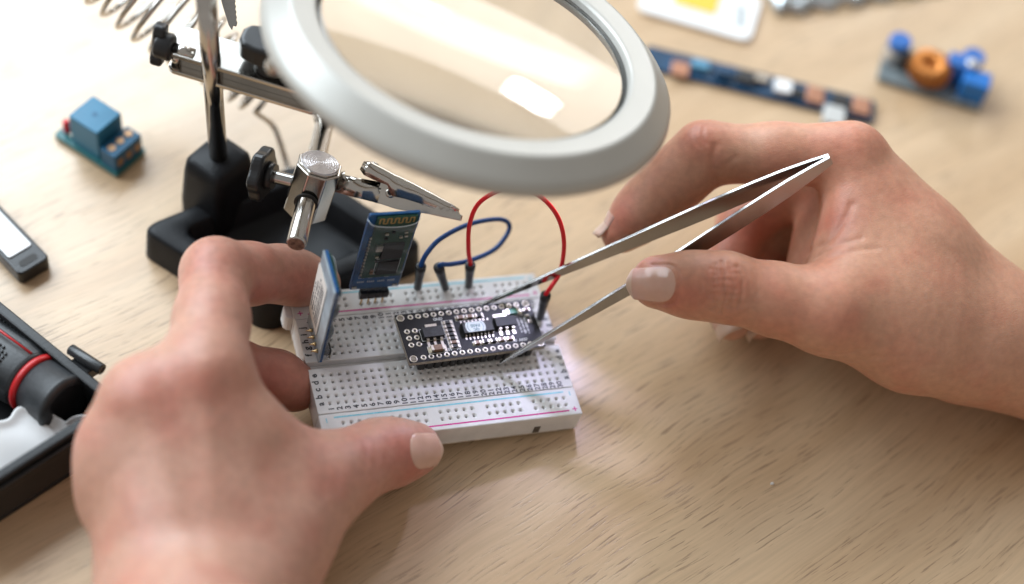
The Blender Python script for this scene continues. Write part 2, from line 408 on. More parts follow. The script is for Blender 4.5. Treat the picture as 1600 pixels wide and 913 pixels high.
def smd(name, x, y, lx, ly, h, bodym, parent=mc, ends=True, along_x=True):
    b_ = MB().box((x, y, ZT + h / 2 + .03), ((lx * .62 if along_x else lx), (ly if along_x else ly * .62), h)).build(name, bodym, parent, bevel=.06)
    if ends:
        e = MB()
        for s in (-1, 1):
            if along_x: e.box((x + s * lx * .41, y, ZT + h / 2), (lx * .19, ly * 1.02, h * 1.03))
            else: e.box((x, y + s * ly * .41, ZT + h / 2), (lx * 1.02, ly * .19, h * 1.03))
        for s in (-1, 1):
            if along_x: e.box((x + s * lx * .55, y, ZT + .05), (lx * .3, ly * 1.1, .08))
            else: e.box((x, y + s * ly * .55, ZT + .05), (lx * 1.1, ly * .3, .08))
        e.build('solder_end', tin, b_, bevel=.05)
    return b_
def outline(mb, x, y, w, h, t_=.16):
    for s in (-1, 1):
        mb.box((x + s * w / 2, y, ZT + .012), (t_, h, .02)); mb.box((x, y + s * h / 2, ZT + .014), (w, t_, .02))
silk = MB()
# left regulator chip with tab and three legs
smd('regulator_chip', -12.6, .4, 6.6 / .62, 3.7, 1.6, chipblack, ends=False)
MB().box((-12.3, 3.2, ZT + .18), (3.8, 1.6, .36)).build('heat_tab', tin, mc, bevel=.06)
for k in (-1, 0, 1):
    MB().prism([(-3.2 + .0, 0), (-1.0, 0), (-.5, .8), (.2, .8), (.2, 1.0), (-.7, 1.0), (-1.2, .25), (-3.2 + .0, .25)], -.42, .42, X=(0, 1, 0), Y=(0, 0, 1), Z=(1, 0, 0), o=(-12.6 + k * 2.2, -1.3, ZT)).build('chip_leg', tin, mc)
outline(silk, -12.6, .4, 7.6, 4.4)
smd('capacitor', -12.6, -5.3, 4.4, 1.9, 1.3, capbrown); outline(silk, -12.6, -5.3, 5.8, 2.7)
for k in range(7):
    smd('resistor', -6.7, 3.9 - k * 1.5, 2.5, 1.0, .5, chipblack if k != 5 else capbrown); silk.box((-6.7, 3.15 - k * 1.5, ZT + .012), (3.4, .13, .02))
outline(silk, -6.7, -.55, 3.6, 10.6)
# serial chip with round sticker
cx_, cy_ = 2.2, 0.3
smd('interface_chip', cx_, cy_, 9.9 / .62, 3.9, 1.5, chipblack, ends=False)
for s in (-1, 1):
    for k in range(8):
        MB().prism([(0, .75), (.55, .75), (.9, .1), (1.7, .1), (1.7, -.02), (.75, -.02), (.45, .6), (0, .6)], -.2, .2, X=(0, s, 0), Y=(0, 0, 1), Z=(1, 0, 0), o=(cx_ - 4.45 + k * 1.27, cy_ + s * 1.9, ZT)).build('chip_leg', tin, mc)
stick = mat('pale_paper_sticker', (0.66, 0.72, 0.74), 0.55, var=.06, vscale=500)
pts = [(cx_ - .9 + 3.3 * math.cos(a), cy_ + max(-1.85, min(1.85, 3.3 * math.sin(a)))) for a in np.linspace(0, 2 * math.pi, 40, endpoint=False)]
st = MB().prism(pts, ZT + 1.54, ZT + 1.60).build('inspection_sticker', stick, mc)
k = MB(); zt = ZT + 1.615
arc = [(2.6 * math.cos(a), 2.6 * math.sin(a)) for a in np.linspace(0, 2 * math.pi, 48, endpoint=False)]
for (ax, ay), (bx_, by_) in zip(arc, arc[1:] + arc[:1]):
    if abs(ay) < 1.7 and abs(by_) < 1.7:
        c_ = np.array([cx_ - .9 + (ax + bx_) / 2, cy_ + (ay + by_) / 2, zt]); a = math.atan2(by_ - ay, bx_ - ax)
        k.box(c_, (math.hypot(bx_ - ax, by_ - ay) * 1.05, .14, .01), [[math.cos(a), -math.sin(a), 0], [math.sin(a), math.cos(a), 0], [0, 0, 1]])
put_text(k, 'PASS', 1.5, (cx_ - .9, cy_ + .75 - 1.25 + .9, zt), (-1, 0, 0), (0, -1, 0))
put_text(k, 'QC', 1.3, (cx_ - .9, cy_ - 1.1, zt), (-1, 0, 0), (0, -1, 0))
k.build('printed_words', mat('teal_print', (0.05, 0.16, 0.20), .6), st)
for k in range(3): smd('capacitor', -2.1 + k * 3.1, 5.0, 2.4, 1.2, .9, capbrown if k < 2 else chipblack); outline(silk, -2.1 + k * 3.1, 5.0, 3.2, 1.9, .13)
for k in range(5): smd('capacitor', .6 + k * 2.75, -5.0 + k * .03, 2.1, 1.15, .85, capbrown if k in (0, 3, 4) else chipblack); outline(silk, .6 + k * 2.75, -5.0, 2.7, 1.7, .13)
# right regulator, tab, green fuse
smd('regulator_chip', 11.6, 1.1, 6.6 / .62, 3.6, 1.6, chipblack, ends=False)
MB().box((10.6, 3.9, ZT + .18), (3.9, 1.5, .36)).build('heat_tab', tin, mc, bevel=.06)
for k in (-1, 0, 1):
    MB().prism([(-2.6, 0), (-1.0, 0), (-.5, .8), (.2, .8), (.2, 1.0), (-.7, 1.0), (-1.2, .25), (-2.6, .25)], -.42, .42, X=(0, 1, 0), Y=(0, 0, 1), Z=(1, 0, 0), o=(11.6 + k * 2.2, -.6, ZT)).build('chip_leg', tin, mc)
green = mat('green_fuse', (0.02, 0.16, 0.09), .35, var=.1, vscale=800)
fz = smd('fuse', 15.6, 4.9, 4.3, 1.9, .9, green); outline(silk, 15.6, 4.9, 5.6, 2.8)
k = MB(); put_text(k, 'HO', 1.1, (15.6, 4.9, ZT + .94), (-1, 0, 0), (0, -1, 0)); k.build('printed_letters', mat('green_print', (0.12, .45, .3), .5), fz)
smd('resistor', 20.0, 1.9, 1.0, 2.2, .5, chipblack, along_x=False); outline(silk, 20.0, 1.9, 1.7, 3.2, .13)
smd('resistor', 20.4, 5.3, 1.8, .9, .5, capbrown)
for k, (s_, x, y) in enumerate((('GND', -9.3, 5.7), ('5V', -8.6, -6.0), ('A7', -5.6, -6.0), ('A0', 13.0, -5.75), ('AREF', 15.9, -5.75))):
    put_text(silk, s_, 1.35, (x, y, ZT + .014), (1, 0, 0), (0, 1, 0))
for k in range(3):                                       # small print too fine to read
    yy = 2.4
    while yy > -3.4:
        w = random.choice([.25, .4, .55]); silk.box((16.4 + k * 1.15, yy - w / 2, ZT + .014), (random.choice([.5, .65, .75]), w, .02)); yy -= w + random.choice([.18, .22, .5])
silk.build('white_lettering', white_ink, brd)

# ------------------------------------------------------------------ two upright radio modules
blue_pcb = mat('blue_solder_mask', (0.010, 0.085, 0.24), 0.35, var=.2, vscale=400)
green_pcb = mat('green_solder_mask', (0.012, 0.06, 0.036), 0.35, var=.2, vscale=500)
sleeve = None
def sleeve_mat():
    m = bpy.data.materials.new('clear_shrink_sleeve'); m.use_nodes = True; nt = m.node_tree
    for n in list(nt.nodes):
        if n.type != 'OUTPUT_MATERIAL': nt.nodes.remove(n)
    out = [n for n in nt.nodes if n.type == 'OUTPUT_MATERIAL'][0]
    tr = nt.nodes.new('ShaderNodeBsdfTransparent'); tr.inputs[0].default_value = (0.93, 0.95, 0.98, 1)
    gl = nt.nodes.new('ShaderNodeBsdfPrincipled'); gl.inputs['Base Color'].default_value = (0.55, 0.62, 0.68, 1); gl.inputs['Roughness'].default_value = 0.16
    tc = nt.nodes.new('ShaderNodeTexCoord'); no = nt.nodes.new('ShaderNodeTexNoise'); no.inputs['Scale'].default_value = 260
    nt.links.new(tc.outputs['Object'], no.inputs['Vector']); bp = nt.nodes.new('ShaderNodeBump'); bp.inputs['Strength'].default_value = .35; bp.inputs['Distance'].default_value = .0008
    nt.links.new(no.outputs['Fac'], bp.inputs['Height']); nt.links.new(bp.outputs[0], gl.inputs['Normal'])
    fr = nt.nodes.new('ShaderNodeFresnel'); fr.inputs['IOR'].default_value = 1.4; nt.links.new(bp.outputs[0], fr.inputs['Normal'])
    mr = nt.nodes.new('ShaderNodeMath'); mr.operation = 'MULTIPLY_ADD'; mr.inputs[1].default_value = .9; mr.inputs[2].default_value = .05; nt.links.new(fr.outputs[0], mr.inputs[0])
    mx = nt.nodes.new('ShaderNodeMixShader'); nt.links.new(mr.outputs[0], mx.inputs[0]); nt.links.new(tr.outputs[0], mx.inputs[1]); nt.links.new(gl.outputs[0], mx.inputs[2])
    nt.links.new(mx.outputs[0], out.inputs['Surface'])
    return m
sleeve = sleeve_mat()
def radio(root, Wd, Ht, header_dir):
    """local frame: x across, y up, z out of the face that carries the parts"""
    b_ = MB().prism(rrect(Wd, Ht, .4, 3, 0, Ht / 2), -.8, 0.0).build('carrier_board', blue_pcb, root)
    gw, gx = Wd * .80, .75
    g = MB().prism(rrect(gw, Ht * .80, .2, 2, gx, Ht - .6 - Ht * .40), .02, .85).build('radio_board', green_pcb, root)
    z = .87
    ant = MB(); x0 = gx - gw / 2 + 1.0; yb, yt, t_ = Ht - 3.5, Ht - 1.2, .42; n = 9; dx = (gw - 2.0) / n
    for k in range(n + 1):
        ant.box((x0 + k * dx, (yb + yt) / 2, z), (t_, yt - yb, .03))
        if k < n: ant.box((x0 + (k + .5) * dx, yt if k % 2 == 0 else yb, z + .004), (dx, t_, .03))
    ant.build('antenna_trace', mat('copper_trace', (0.50, 0.30, 0.10), .4, 0.5, var=.1, vscale=900), g)
    for (x, y, w, h, hh, nm, mt_) in ((1.7, Ht * .56, 6.6, 7.0, 1.1, 'radio_chip', chipblack), (1.7, Ht * .335, 6.6, 6.4, 1.0, 'memory_chip', chipblack), (-2.5, Ht * .60, 2.2, 2.6, .9, 'crystal', tin)):
        MB().box((x, y, z + hh / 2), (w, h, hh)).build(nm, mt_, g, bevel=.08)
    out = MB()
    for (x, y, w, h) in ((1.7, Ht * .335, 7.6, 7.5),):
        for s in (-1, 1): out.box((x + s * w / 2, y, z + .01), (.22, h, .02)); out.box((x, y + s * h / 2, z + .014), (w, .22, .02))
    out.build('white_outline', white_ink, g)
    for (x, y) in ((-1.4, Ht * .78), (.6, Ht * .80), (4.6, Ht * .79), (-2.6, Ht * .48), (-2.2, Ht * .42), (3.3, Ht * .73), (4.9, Ht * .74), (-1.3, Ht * .72), (-2.9, Ht * .30), (-2.9, Ht * .26)):
        MB().box((x, y, z + .35), (1.0, .7, .7)).build('small_part', random.choice([capbrown, tin, chipblack]), g, bevel=.05)
    pad = None
    for k in range(13):
        for xx in (gx - gw / 2,):
            if pad is None:
                pad = MB().lathe((0, 0, .3), (0, 0, 1), [(.55, 0), (.5, .35), (.25, .55)], 10).build('castellated_pad', tin, g); pad.location = ((xx - .2) * S, (Ht * .22 + 0) * S, 0)
            else: piece(pad, 'castellated_pad', g, (xx - .2, Ht * .22 + k * 1.5, 0))
    wl = MB()
    for k in range(4):
        for q in range(4): wl.box((-5 + k * 3.3 - .9 + q * .6, 3.6, .012), (.3, .8, .02))
    for (x, y, w) in ((-5, 6.3, 1.8), (-2.2, 6.2, 1.4), (.5, 6.3, 1.5), (3, 6.2, 1.4)):
        for s in (-1, 1): wl.box((x + s * w / 2, y, .012), (.14, 1.3, .02)); wl.box((x, y + s * .65, .014), (w, .14, .02))
    wl.build('white_lettering', white_ink, b_)
    for x in (-Wd / 2 + 1.3, Wd / 2 - 1.3): MB().box((x, 1.1, .2), (1.6, 1.0, .5)).build('solder_joint', tin, b_, bevel=.2)
    # loose clear sleeve, open at the top with a sagging edge
    sl = MB(); nx, ny = 18, 20; hw = Wd / 2 + .35
    def edge_y(s): return Ht - 2.2 - 1.7 * (1 - s * s)
    for side, zz in ((1, 2.15), (-1, -1.15)):
        vs = []; fs = []
        for j in range(ny + 1):
            for i_ in range(nx + 1):
                s = -1 + 2 * i_ / nx; y1_ = edge_y(s) if side > 0 else Ht - .4
                y = 1.2 + (y1_ - 1.2) * j / ny; bulge = (1 - abs(s) ** 14)
                vs.append((s * hw, y, (-.4 + (zz + .4) * bulge * (1 if side < 0 else (.75 + .25 * math.sin(y * .6 + s)))) if True else zz))
        for j in range(ny):
            for i_ in range(nx): a = j * (nx + 1) + i_; fs.append((a, a + 1, a + nx + 2, a + nx + 1))
        sl.add(vs, fs, 0, True)
    sl.build('clear_sleeve', sleeve, root, smooth=True)
    rim = MB(); rim.tube([(s * hw, edge_y(s), -.4 + 2.55 * (1 - abs(s) ** 14) * (.75 + .25 * math.sin(edge_y(s) * .6 + s))) for s in np.linspace(-1, 1, 30)], .12, 6)
    rim.build('sleeve_rim', mat('sleeve_edge', (0.62, 0.68, 0.72), .25), root)
    return b_
# module facing the camera, standing in the far power rail
yP = 37.0
bl = pby(546, 453, yP); br = pby(621.5, 447, yP); tl = pby(577, 336.6, yP); tr = pby(659, 331.4, yP)
bc = (bl + br) / 2; tcn = (tl + tr) / 2
X = nrm(br - bl); Y = nrm((tcn - bc) - X * np.dot(tcn - bc, X) * 0.35); X = nrm(X - Y * np.dot(X, Y)); Z = np.cross(X, Y)
Wd = np.linalg.norm(br - bl); Ht = np.linalg.norm(tcn - bc)
print('module1', Wd, Ht, bc, tcn)
Rm = QB @ np.stack([X, Y, Z], 1)
r1 = thing('wireless_module', 'upright blue wireless module with green antenna board facing front in clear sleeve', 'circuit module', bw(bc), Rm)
radio(r1, Wd, Ht, 0)
hd = MB()
for k in range(4): hd.box((-3.0 + (k - .0) * 2.3 - .4, -1.3, 1.0), (2.28, 2.7, 2.5))
hd = hd.build('pin_header', blackplastic, r1, bevel=.2)
for k in range(4):
    p0 = np.array([-3.4 + k * 2.3, -2.4, 1.0]); p1 = p0 + np.array([-.5, -4.4, .9])
    MB().tube([p0, (p0 + p1) / 2 + (0, -.3, .2), p1], .32, 6).build('pin', gold, hd)
# module seen edge on, standing in the first columns
A = pb(503, 567, 1.2); Bn = pby(530, 457, A[1]); up = Bn - A
Y = nrm(up); X = nrm(np.array([0, -1.0, 0]) - Y * np.dot([0, -1.0, 0], Y)); Z = np.cross(X, Y)
# local x points to the near side, z is the component side (towards +x of the board)
Z = np.cross(X, Y)
if Z[0] < 0: X = -X; Z = np.cross(X, Y)
Wd2 = 15.6; Ht2 = np.linalg.norm(up)
cen = A + np.array([0, Wd2 / 2, 0])
print('module2', Ht2, A, Bn, X, Y, Z)
Rm2 = QB @ np.stack([X, Y, Z], 1)
r2 = thing('wireless_module', 'upright wireless module seen edge on with barcode sticker beside the index fingertip', 'circuit module', bw(cen), Rm2)
radio(r2, Wd2, Ht2, 1)
paper = mat('cream_paper_label', (0.72, 0.66, 0.60), .65, var=.05, vscale=300)
sgn = 1 if X[1] > 0 else -1           # far side of the plate in local x
back = mat('milky_sleeve', (0.28, 0.33, 0.37), .3, var=.25, vscale=220, bump=.3, bscale=300)
MB().prism(rrect(Wd2 + .5, Ht2 - .3, .5, 3, 0, Ht2 / 2), -1.35, -.85).build('sleeve_back', back, r2, bevel=.2)
lab = MB().prism(rrect(Wd2 * .66, Ht2 * .66, 1.0, 4, sgn * Wd2 * .20, Ht2 * .50), -1.55, -1.40).build('barcode_label', paper, r2)
bars = MB(); y = Ht2 * .26
yy = Ht2 * .24
while yy < Ht2 * .74:
    w = random.choice([.25, .25, .4, .6]); bars.box((sgn * Wd2 * .07, yy, -1.56), (Wd2 * .22, w, .02)); yy += w + random.choice([.25, .35, .5])
for k in range(3):                                       # illegible lines of small print
    yy = Ht2 * .26
    while yy < Ht2 * (.74 - .08 * k):
        w = random.choice([.5, .8, 1.1]); bars.box((sgn * Wd2 * (.25 + .11 * k), yy + w / 2, -1.56), (random.choice([.7, .9, 1.1]), w, .02)); yy += w + random.choice([.3, .4, .9])
bars.build('printed_bars', mat('grey_print', (.10, .09, .09), .6), lab)
for k in range(4):
    q = np.array([-sgn * (Wd2 / 2 - 2.4) + sgn * k * 2.54, 3.2, -1.2])
    MB().lathe(q, (0, 0, -1), [(.75, 0), (.5, .8), (.25, 1.5), (.12, 2.2)], 10).build('solder_pin', gold, r2)
    MB().tube([q + (0, 0, 1.2), q + (0, 0, 3.4), q + (0, -.8, 4.2), q + (0, -5.4, 4.3)], .33, 6).build('pin', tin, r2)
MB().box((-sgn * (Wd2 / 2 - 2.4) + sgn * 3.81, 3.2, 1.6), (10.2, 2.4, 2.2)).build('pin_header', blackplastic, r2, bevel=.15)
# ------------------------------------------------------------------ helping-hands stand with magnifier
Cst = np.array([0, 75.0, 0])
stand = thing('soldering_stand', 'helping hands stand with black tray base, steel post, clip and large round magnifier', 'stand', Cst)
def SB(mb, name, mats, parent=None, **kw): return mb.build(name, mats, parent or stand, origin=Cst, **kw)
def round_poly(pts, r, n=6):
    out = []; N = len(pts)
    for i in range(N):
        p = np.array(pts[i], float); a = nrm(np.array(pts[i - 1]) - p); b = nrm(np.array(pts[(i + 1) % N]) - p)
        for k in range(n + 1):
            t = k / n; q0 = p + a * r; q2 = p + b * r; out.append(tuple((1 - t) ** 2 * q0 + 2 * t * (1 - t) * p + t * t * q2))
    return out
def offset_poly(pts, d):
    pts = [np.array(p, float) for p in pts]; N = len(pts); out = []
    for i in range(N):
        e1 = nrm(pts[i] - pts[i - 1]); e2 = nrm(pts[(i + 1) % N] - pts[i])
        n1 = np.array([-e1[1], e1[0]]); n2 = np.array([-e2[1], e2[0]]); m_ = nrm(n1 + n2); out.append(pts[i] + m_ * d / max(.4, np.dot(m_, n1)))
    return out
quad = [(-43.5, 80), (-9.5, 41.5), (46, 56.5), (13, 98)]               # counter-clockwise
H0, FL = 14.0, 4.0
oo = [round_poly(quad, 6)]; inn = round_poly(offset_poly(quad, 7.5), 5)
n = len(inn); m = MB(); vs = []
lv = [(round_poly(offset_poly(quad, -.6), 6), 0), (round_poly(quad, 6), H0 - 1.5), (round_poly(offset_poly(quad, .5), 6), H0 - .4), (round_poly(offset_poly(quad, 1.6), 6), H0),
      (round_poly(offset_poly(quad, 6.4), 5), H0), (round_poly(offset_poly(quad, 7.3), 5), H0 - .6), (round_poly(offset_poly(quad, 8.6), 5), FL + 1), (round_poly(offset_poly(quad, 9.6), 5), FL)]
for pl, z in lv: vs += [(p[0], p[1], z) for p in pl]
fs = [(i * n + k, i * n + (k + 1) % n, (i + 1) * n + (k + 1) % n, (i + 1) * n + k) for i in range(len(lv) - 1) for k in range(n)]
fs.append(tuple((len(lv) - 1) * n + k for k in range(n))); fs.append(tuple(reversed(range(n))))
m.add(vs, fs, 0, True); base = SB(m, 'tray_base', castiron); smooth_by_angle(base, 50)
pc = np.array([-16.3, 90.8])
bx, by = nrm([.62, -.785]), nrm([.785, .62])
sock = [pc + bx * a + by * b for a, b in ((-7.5, -9), (9, -9), (9, 9), (-7.5, 9))]
m = MB(); lv = [(sock, -.8, 0), (sock, -.8, 12), (sock, .2, 26), (sock, .8, 30.5), (sock, 2.2, 32)]
n = len(round_poly(sock, 3)); vs = []
for pl, off, z in lv: vs += [(p[0], p[1], z) for p in round_poly(offset_poly(pl, off), 3)]
fs = [(i * n + k, i * n + (k + 1) % n, (i + 1) * n + (k + 1) % n, (i + 1) * n + k) for i in range(len(lv) - 1) for k in range(n)] + [tuple((len(lv) - 1) * n + k for k in range(n))]
m.add(vs, fs, 0, True); smooth_by_angle(SB(m, 'post_socket', castiron, base), 50)
# post, leaning a touch as in the photograph
ptop = np.array([*px(319, -40, 118)[:2], 118.0]); pbot = np.array([pc[0] + .6, pc[1] - .6, 31])
SB(MB().cyl(pbot, ptop, 2.95, n=32), 'post', chrome)
# channel bar across the post
cb = pbot + (ptop - pbot) * ((76 - 31) / (118 - 31))
e0 = px(262, 92, 76); e1 = px(500, 163, 74); bd = nrm(e1 - e0); bn = nrm(np.cross([0, 0, 1], bd)); bz = np.cross(bd, bn); L = np.linalg.norm(e1 - e0)
o = e0 + bn * 4.5
Rb = np.stack([bd, bn, bz], 1)
m = MB()
for z in (3.6, -3.6): m.prism(rrect(L, 12, 2.5, 5, L / 2, 0), z - .7, z + .7, X=bd, Y=bn, Z=bz, o=o)
m.prism(rrect(L - 3, 1.3, .3, 2, L / 2, -2.6), -2.92, 2.92, X=bd, Y=bn, Z=bz, o=o)
bar = SB(m, 'cross_bar', chrome, bevel=.25)
for t in (2.2, L - 2.5):
    SB(MB().cyl(o + bd * t - bz * 2.9 - bn * 3.4, o + bd * t + bz * 2.9 - bn * 3.4, 1.5, n=16), 'spacer', chrome, bar)
def wing(c, ax, wd, r, name='wing_screw', hh=5.0, thick=6.0, ln=26.0):
    ax = nrm(ax); wd = nrm(np.array(wd) - ax * np.dot(wd, ax)); q = np.cross(ax, wd)
    poly = [(-ln / 2, -thick * .40), (-ln * .30, -thick * .50), (-ln * .1, -thick * .36), (ln * .1, -thick * .36), (ln * .30, -thick * .5), (ln / 2, -thick * .4), (ln / 2, thick * .4), (ln * .30, thick * .5), (ln * .1, thick * .36), (-ln * .1, thick * .36), (-ln * .30, thick * .5), (-ln / 2, thick * .4)]
    m = MB().prism(poly, 0, hh, X=wd, Y=q, Z=ax, o=c); m.lathe(np.array(c) - ax * 2.5, ax, [(4.2, 0), (4.2, hh + 1.5)], 20)
    w_ = SB(m, name, blackplastic, bevel=1.0, seg=3)
    SB(MB().cyl(np.array(c) - ax * 9, np.array(c) - ax * 2.4, 1.9, n=14), 'threaded_shank', chrome, w_)
    return w_
wing(px(258, 72, 80), -bd, px(268, 45, 86) - px(243, 98, 74), 3, ln=13.5, hh=3.8, thick=5.0)
# the broad thumb nut on the bar, next to the post
c = o + bd * 30.5 + bz * 8.5 + bn * 1.0
m = MB(); m.prism([(a * 1.0, b) for a, b in ((-10, -2), (-8.5, -4.5), (-4, -5.5), (4, -5.5), (9, -4.5), (11, -2), (11, 2), (9, 4.5), (4, 5.5), (-4, 5.5), (-8.5, 4.5), (-10, 2))], -1.0, 6.0, X=bd, Y=bn, Z=bz, o=c)
m.lathe(c - bz * 4.6, bz, [(5.6, 0), (5.6, 4)], 24)
SB(m, 'thumb_nut', blackplastic, bevel=1.3, seg=3)
SB(MB().lathe(o + bd * (L - 4) + bn * 6 - bz * 9, bz, [(5.0, 0), (6.2, 1.2), (6.2, 4.5), (4, 5.3)], 20), 'lower_knob', blackplastic)
# conical soldering-iron coil behind the post
def helix(path, radii, turns, per=26):
    P_ = catmull(path, 60); n_ = len(P_); T = np.gradient(P_, axis=0); T /= np.linalg.norm(T, axis=1)[:, None]
    out = []; N_ = int(turns * per)
    for i in range(N_ + 1):
        t = i / N_; k = t * (n_ - 1); j = min(int(k), n_ - 2); p = P_[j] + (P_[j + 1] - P_[j]) * (k - j); d = T[j]
        a = nrm(np.cross(d, [0, 0, 1])); b = np.cross(d, a); r_ = np.interp(t, np.linspace(0, 1, len(radii)), radii); th = 2 * math.pi * turns * t
        out.append(p + r_ * (math.cos(th) * a + math.sin(th) * b))
    return out
coil_pts = helix([pd(168, -75, 535), pd(255, 10, 540), pd(345, 95, 545), pd(412, 155, 552)], [17, 15, 9.5, 6.5], 12)
coil_end = np.array(coil_pts[-1])
tail = catmull([coil_end, pd(425, 195, 556), pd(436, 218, 558), pd(446, 250, 562), pd(452, 275, 560), np.array([6.5, 93, 8])], 8)
SB(MB().tube(np.array(list(coil_pts) + list(tail[1:])), .95, 8), 'iron_holder_coil', chrome)
# rod, clamp block, thumb screw
ra, rbn = pd(463, 382, 488), pd(512, 172, 532); rdir = nrm(rbn - ra)
SB(MB().lathe(ra, rdir, [(2.5, 0), (3.0, .5), (3.0, np.linalg.norm(rbn - ra))], 32), 'swivel_rod', chrome)
SB(MB().lathe(ra - rdir * .05, rdir, [(2.45, 0), (2.45, .08)], 32), 'rod_end', mat('cut_steel_end', (.32, .20, .15), .55, .7, var=.5, vscale=900, bump=.3, bscale=2500), )
SB(MB().cyl(rbn - rdir * 2, np.array(e1) + bn * 4.5, 2.6, n=20), 'bar_joint_rod', chrome)
SB(MB().lathe(rbn - rdir * 4, rdir, [(0.5, -4.2), (3.2, -3), (4.2, 0), (3.2, 3), (.5, 4.2)], 20), 'ball_joint', chrome)
bt = pd(501, 254, 500); bbm = pd(474, 338, 513); bax = nrm(bt - bbm)
# block axis: choose it so that its flat turned top faces the lens
hgt = 19.0; rad = 6.9
a1 = nrm(rdir - bax * np.dot(rdir, bax)); a2 = np.cross(bax, a1)
poly = [(math.cos(math.radians(q)) * rad * 1.06, math.sin(math.radians(q)) * rad * 1.06) for q in (22.5, 67.5, 112.5, 157.5, 202.5, 247.5, 292.5, 337.5)]
btop = bt; bbot = bt - bax * hgt
m = MB().prism(poly, 0, hgt - 1.0, X=a1, Y=a2, Z=bax, o=bbot)
m.prism([(x * .9, y * .9) for x, y in poly], hgt - 1.0 - .001, hgt - .2, X=a1, Y=a2, Z=bax, o=bbot)
blk = SB(m, 'clamp_block', chrome, bevel=.7, seg=3)
face = mat('turned_face', (.66, .64, .66), .3, 1.0, var=.1, vscale=600)
def turned():
    nt = face.node_tree; b_ = nt.nodes['Principled BSDF']; tc = nt.nodes.new('ShaderNodeTexCoord'); w = nt.nodes.new('ShaderNodeTexWave'); w.wave_type = 'RINGS'; w.rings_direction = 'SPHERICAL'
    w.inputs['Scale'].default_value = 420; w.inputs['Distortion'].default_value = 2.2; w.inputs['Detail'].default_value = 3
    nt.links.new(tc.outputs['Object'], w.inputs['Vector']); bp = nt.nodes.new('ShaderNodeBump'); bp.inputs['Strength'].default_value = .9; bp.inputs['Distance'].default_value = .0003
    nt.links.new(w.outputs['Fac'], bp.inputs['Height']); nt.links.new(bp.outputs[0], b_.inputs['Normal'])
turned()
tf = MB().lathe((0, 0, 0), bax, [(6.1, -.3), (6.1, 0.0), (5.6, .25)], 40).build('turned_top', face, blk); tf.location = (btop - bax * .12 - Cst) * S
hp = None
for s in (1, -1): pass
# dark mouth round the rod where it leaves the block
tq = ra + rdir * np.dot(bbot + bax * 5.5 - ra, rdir)
mouth = tq - rdir * (rad * 1.0)
SB(MB().lathe(mouth - rdir * .25, rdir, [(3.7, 0), (3.7, .5)], 28), 'rod_bore', mat('bore_dark', (.02, .018, .016), .6), blk)
sax = nrm(pd(402, 280, 510) - pd(470, 297, 508)); sp = bbot + bax * 9.5 + sax * (rad - .5)
thr = MB(); prof = []
for k in range(14): prof += [(1.75, k * .62), (2.15, k * .62 + .31)]
thr.lathe(sp, sax, prof, 18); sc_ = SB(thr, 'screw_thread', steel)
kc = sp + sax * 8.4
kd = nrm(pd(415, 238, 505) - pd(393, 320, 505)); kd = nrm(kd - sax * np.dot(kd, sax)); kq = np.cross(sax, kd)
star = []
for k in range(48):
    t = 2 * math.pi * k / 48; star.append(((8.2 + .5 * math.cos(6 * t)) * math.cos(t), (8.2 + .5 * math.cos(6 * t)) * math.sin(t)))
SB(MB().prism(star, 0, 4.0, X=kd, Y=kq, Z=sax, o=kc), 'thumb_knob', blackplastic, bevel=.9, seg=3)
SB(MB().cyl(kc - sax * 2.2, kc + sax * .2, 4.0, 4.6, n=24), 'knob_collar', blackplastic)
# crocodile clip
def croc(root_name, tail0, pivot, tip, heel, width, open_deg=0):
    """lower jaw runs tail0 -> tip, upper jaw heel -> tip"""
    ax = nrm(tip - tail0); view = nrm(CW - pivot); sd = nrm(np.cross(ax, np.cross(view, ax)))       # jaw sides face the lens
    upd = np.cross(sd, ax)
    if np.dot(upd, RW[1]) > 0: upd = -upd
    Lj = np.linalg.norm(tip - tail0); root = None
    def loft(stations, a, uu, wd_, nm, par=None, teeth=None):
        """stations: (t along a, low, high, half width) -> thin folded channel"""
        m_ = MB(); vs_ = []; n_ = 7
        for (p, lo, hi, hw) in stations:
            prof_ = [(-hw, lo), (-hw, hi * .7 + lo * .3), (-hw * .75, hi), (0, hi + .15), (hw * .75, hi), (hw, hi * .7 + lo * .3), (hw, lo)]
            for q, w in prof_: vs_.append(p + sd * q + uu * w)
        fs_ = [(i * n_ + k, i * n_ + k + 1, (i + 1) * n_ + k + 1, (i + 1) * n_ + k) for i in range(len(stations) - 1) for k in range(n_ - 1)]
        m_.add(vs_, fs_, 0, True); o_ = SB(m_, nm, chrome, par)
        sol = o_.modifiers.new('sheet', 'SOLIDIFY'); sol.thickness = .45 * S; sol.offset = -1
        return o_
    return ax, sd, upd, loft
tail0 = pd(527, 284, 506); pivot = pd(612, 301, 505); tip = pd(716, 331, 505); heel = pd(567, 258, 504)
ax, sd, upd, loft = croc('clip', tail0, pivot, tip, heel, 5)
# socket tube that carries the clip
SB(MB().lathe(bbot + bax * 9.5, nrm(tail0 - (bbot + bax * 9.5)), [(2.7, 3), (2.7, 9.5), (3.0, 10.5)], 24), 'clip_socket', chrome)
def st(t, lo, hi, hw, a0=tail0, a1_=tip): return (a0 + (a1_ - a0) * t, lo, hi, hw)
lower = loft([(tail0, -3.2, 2.4, 2.8), (tail0 + ax * 6, -3.4, 2.6, 3.0), (tail0 + ax * 14, -3.4, 3.0, 3.0)], ax, upd, 5, 'clip_tail')
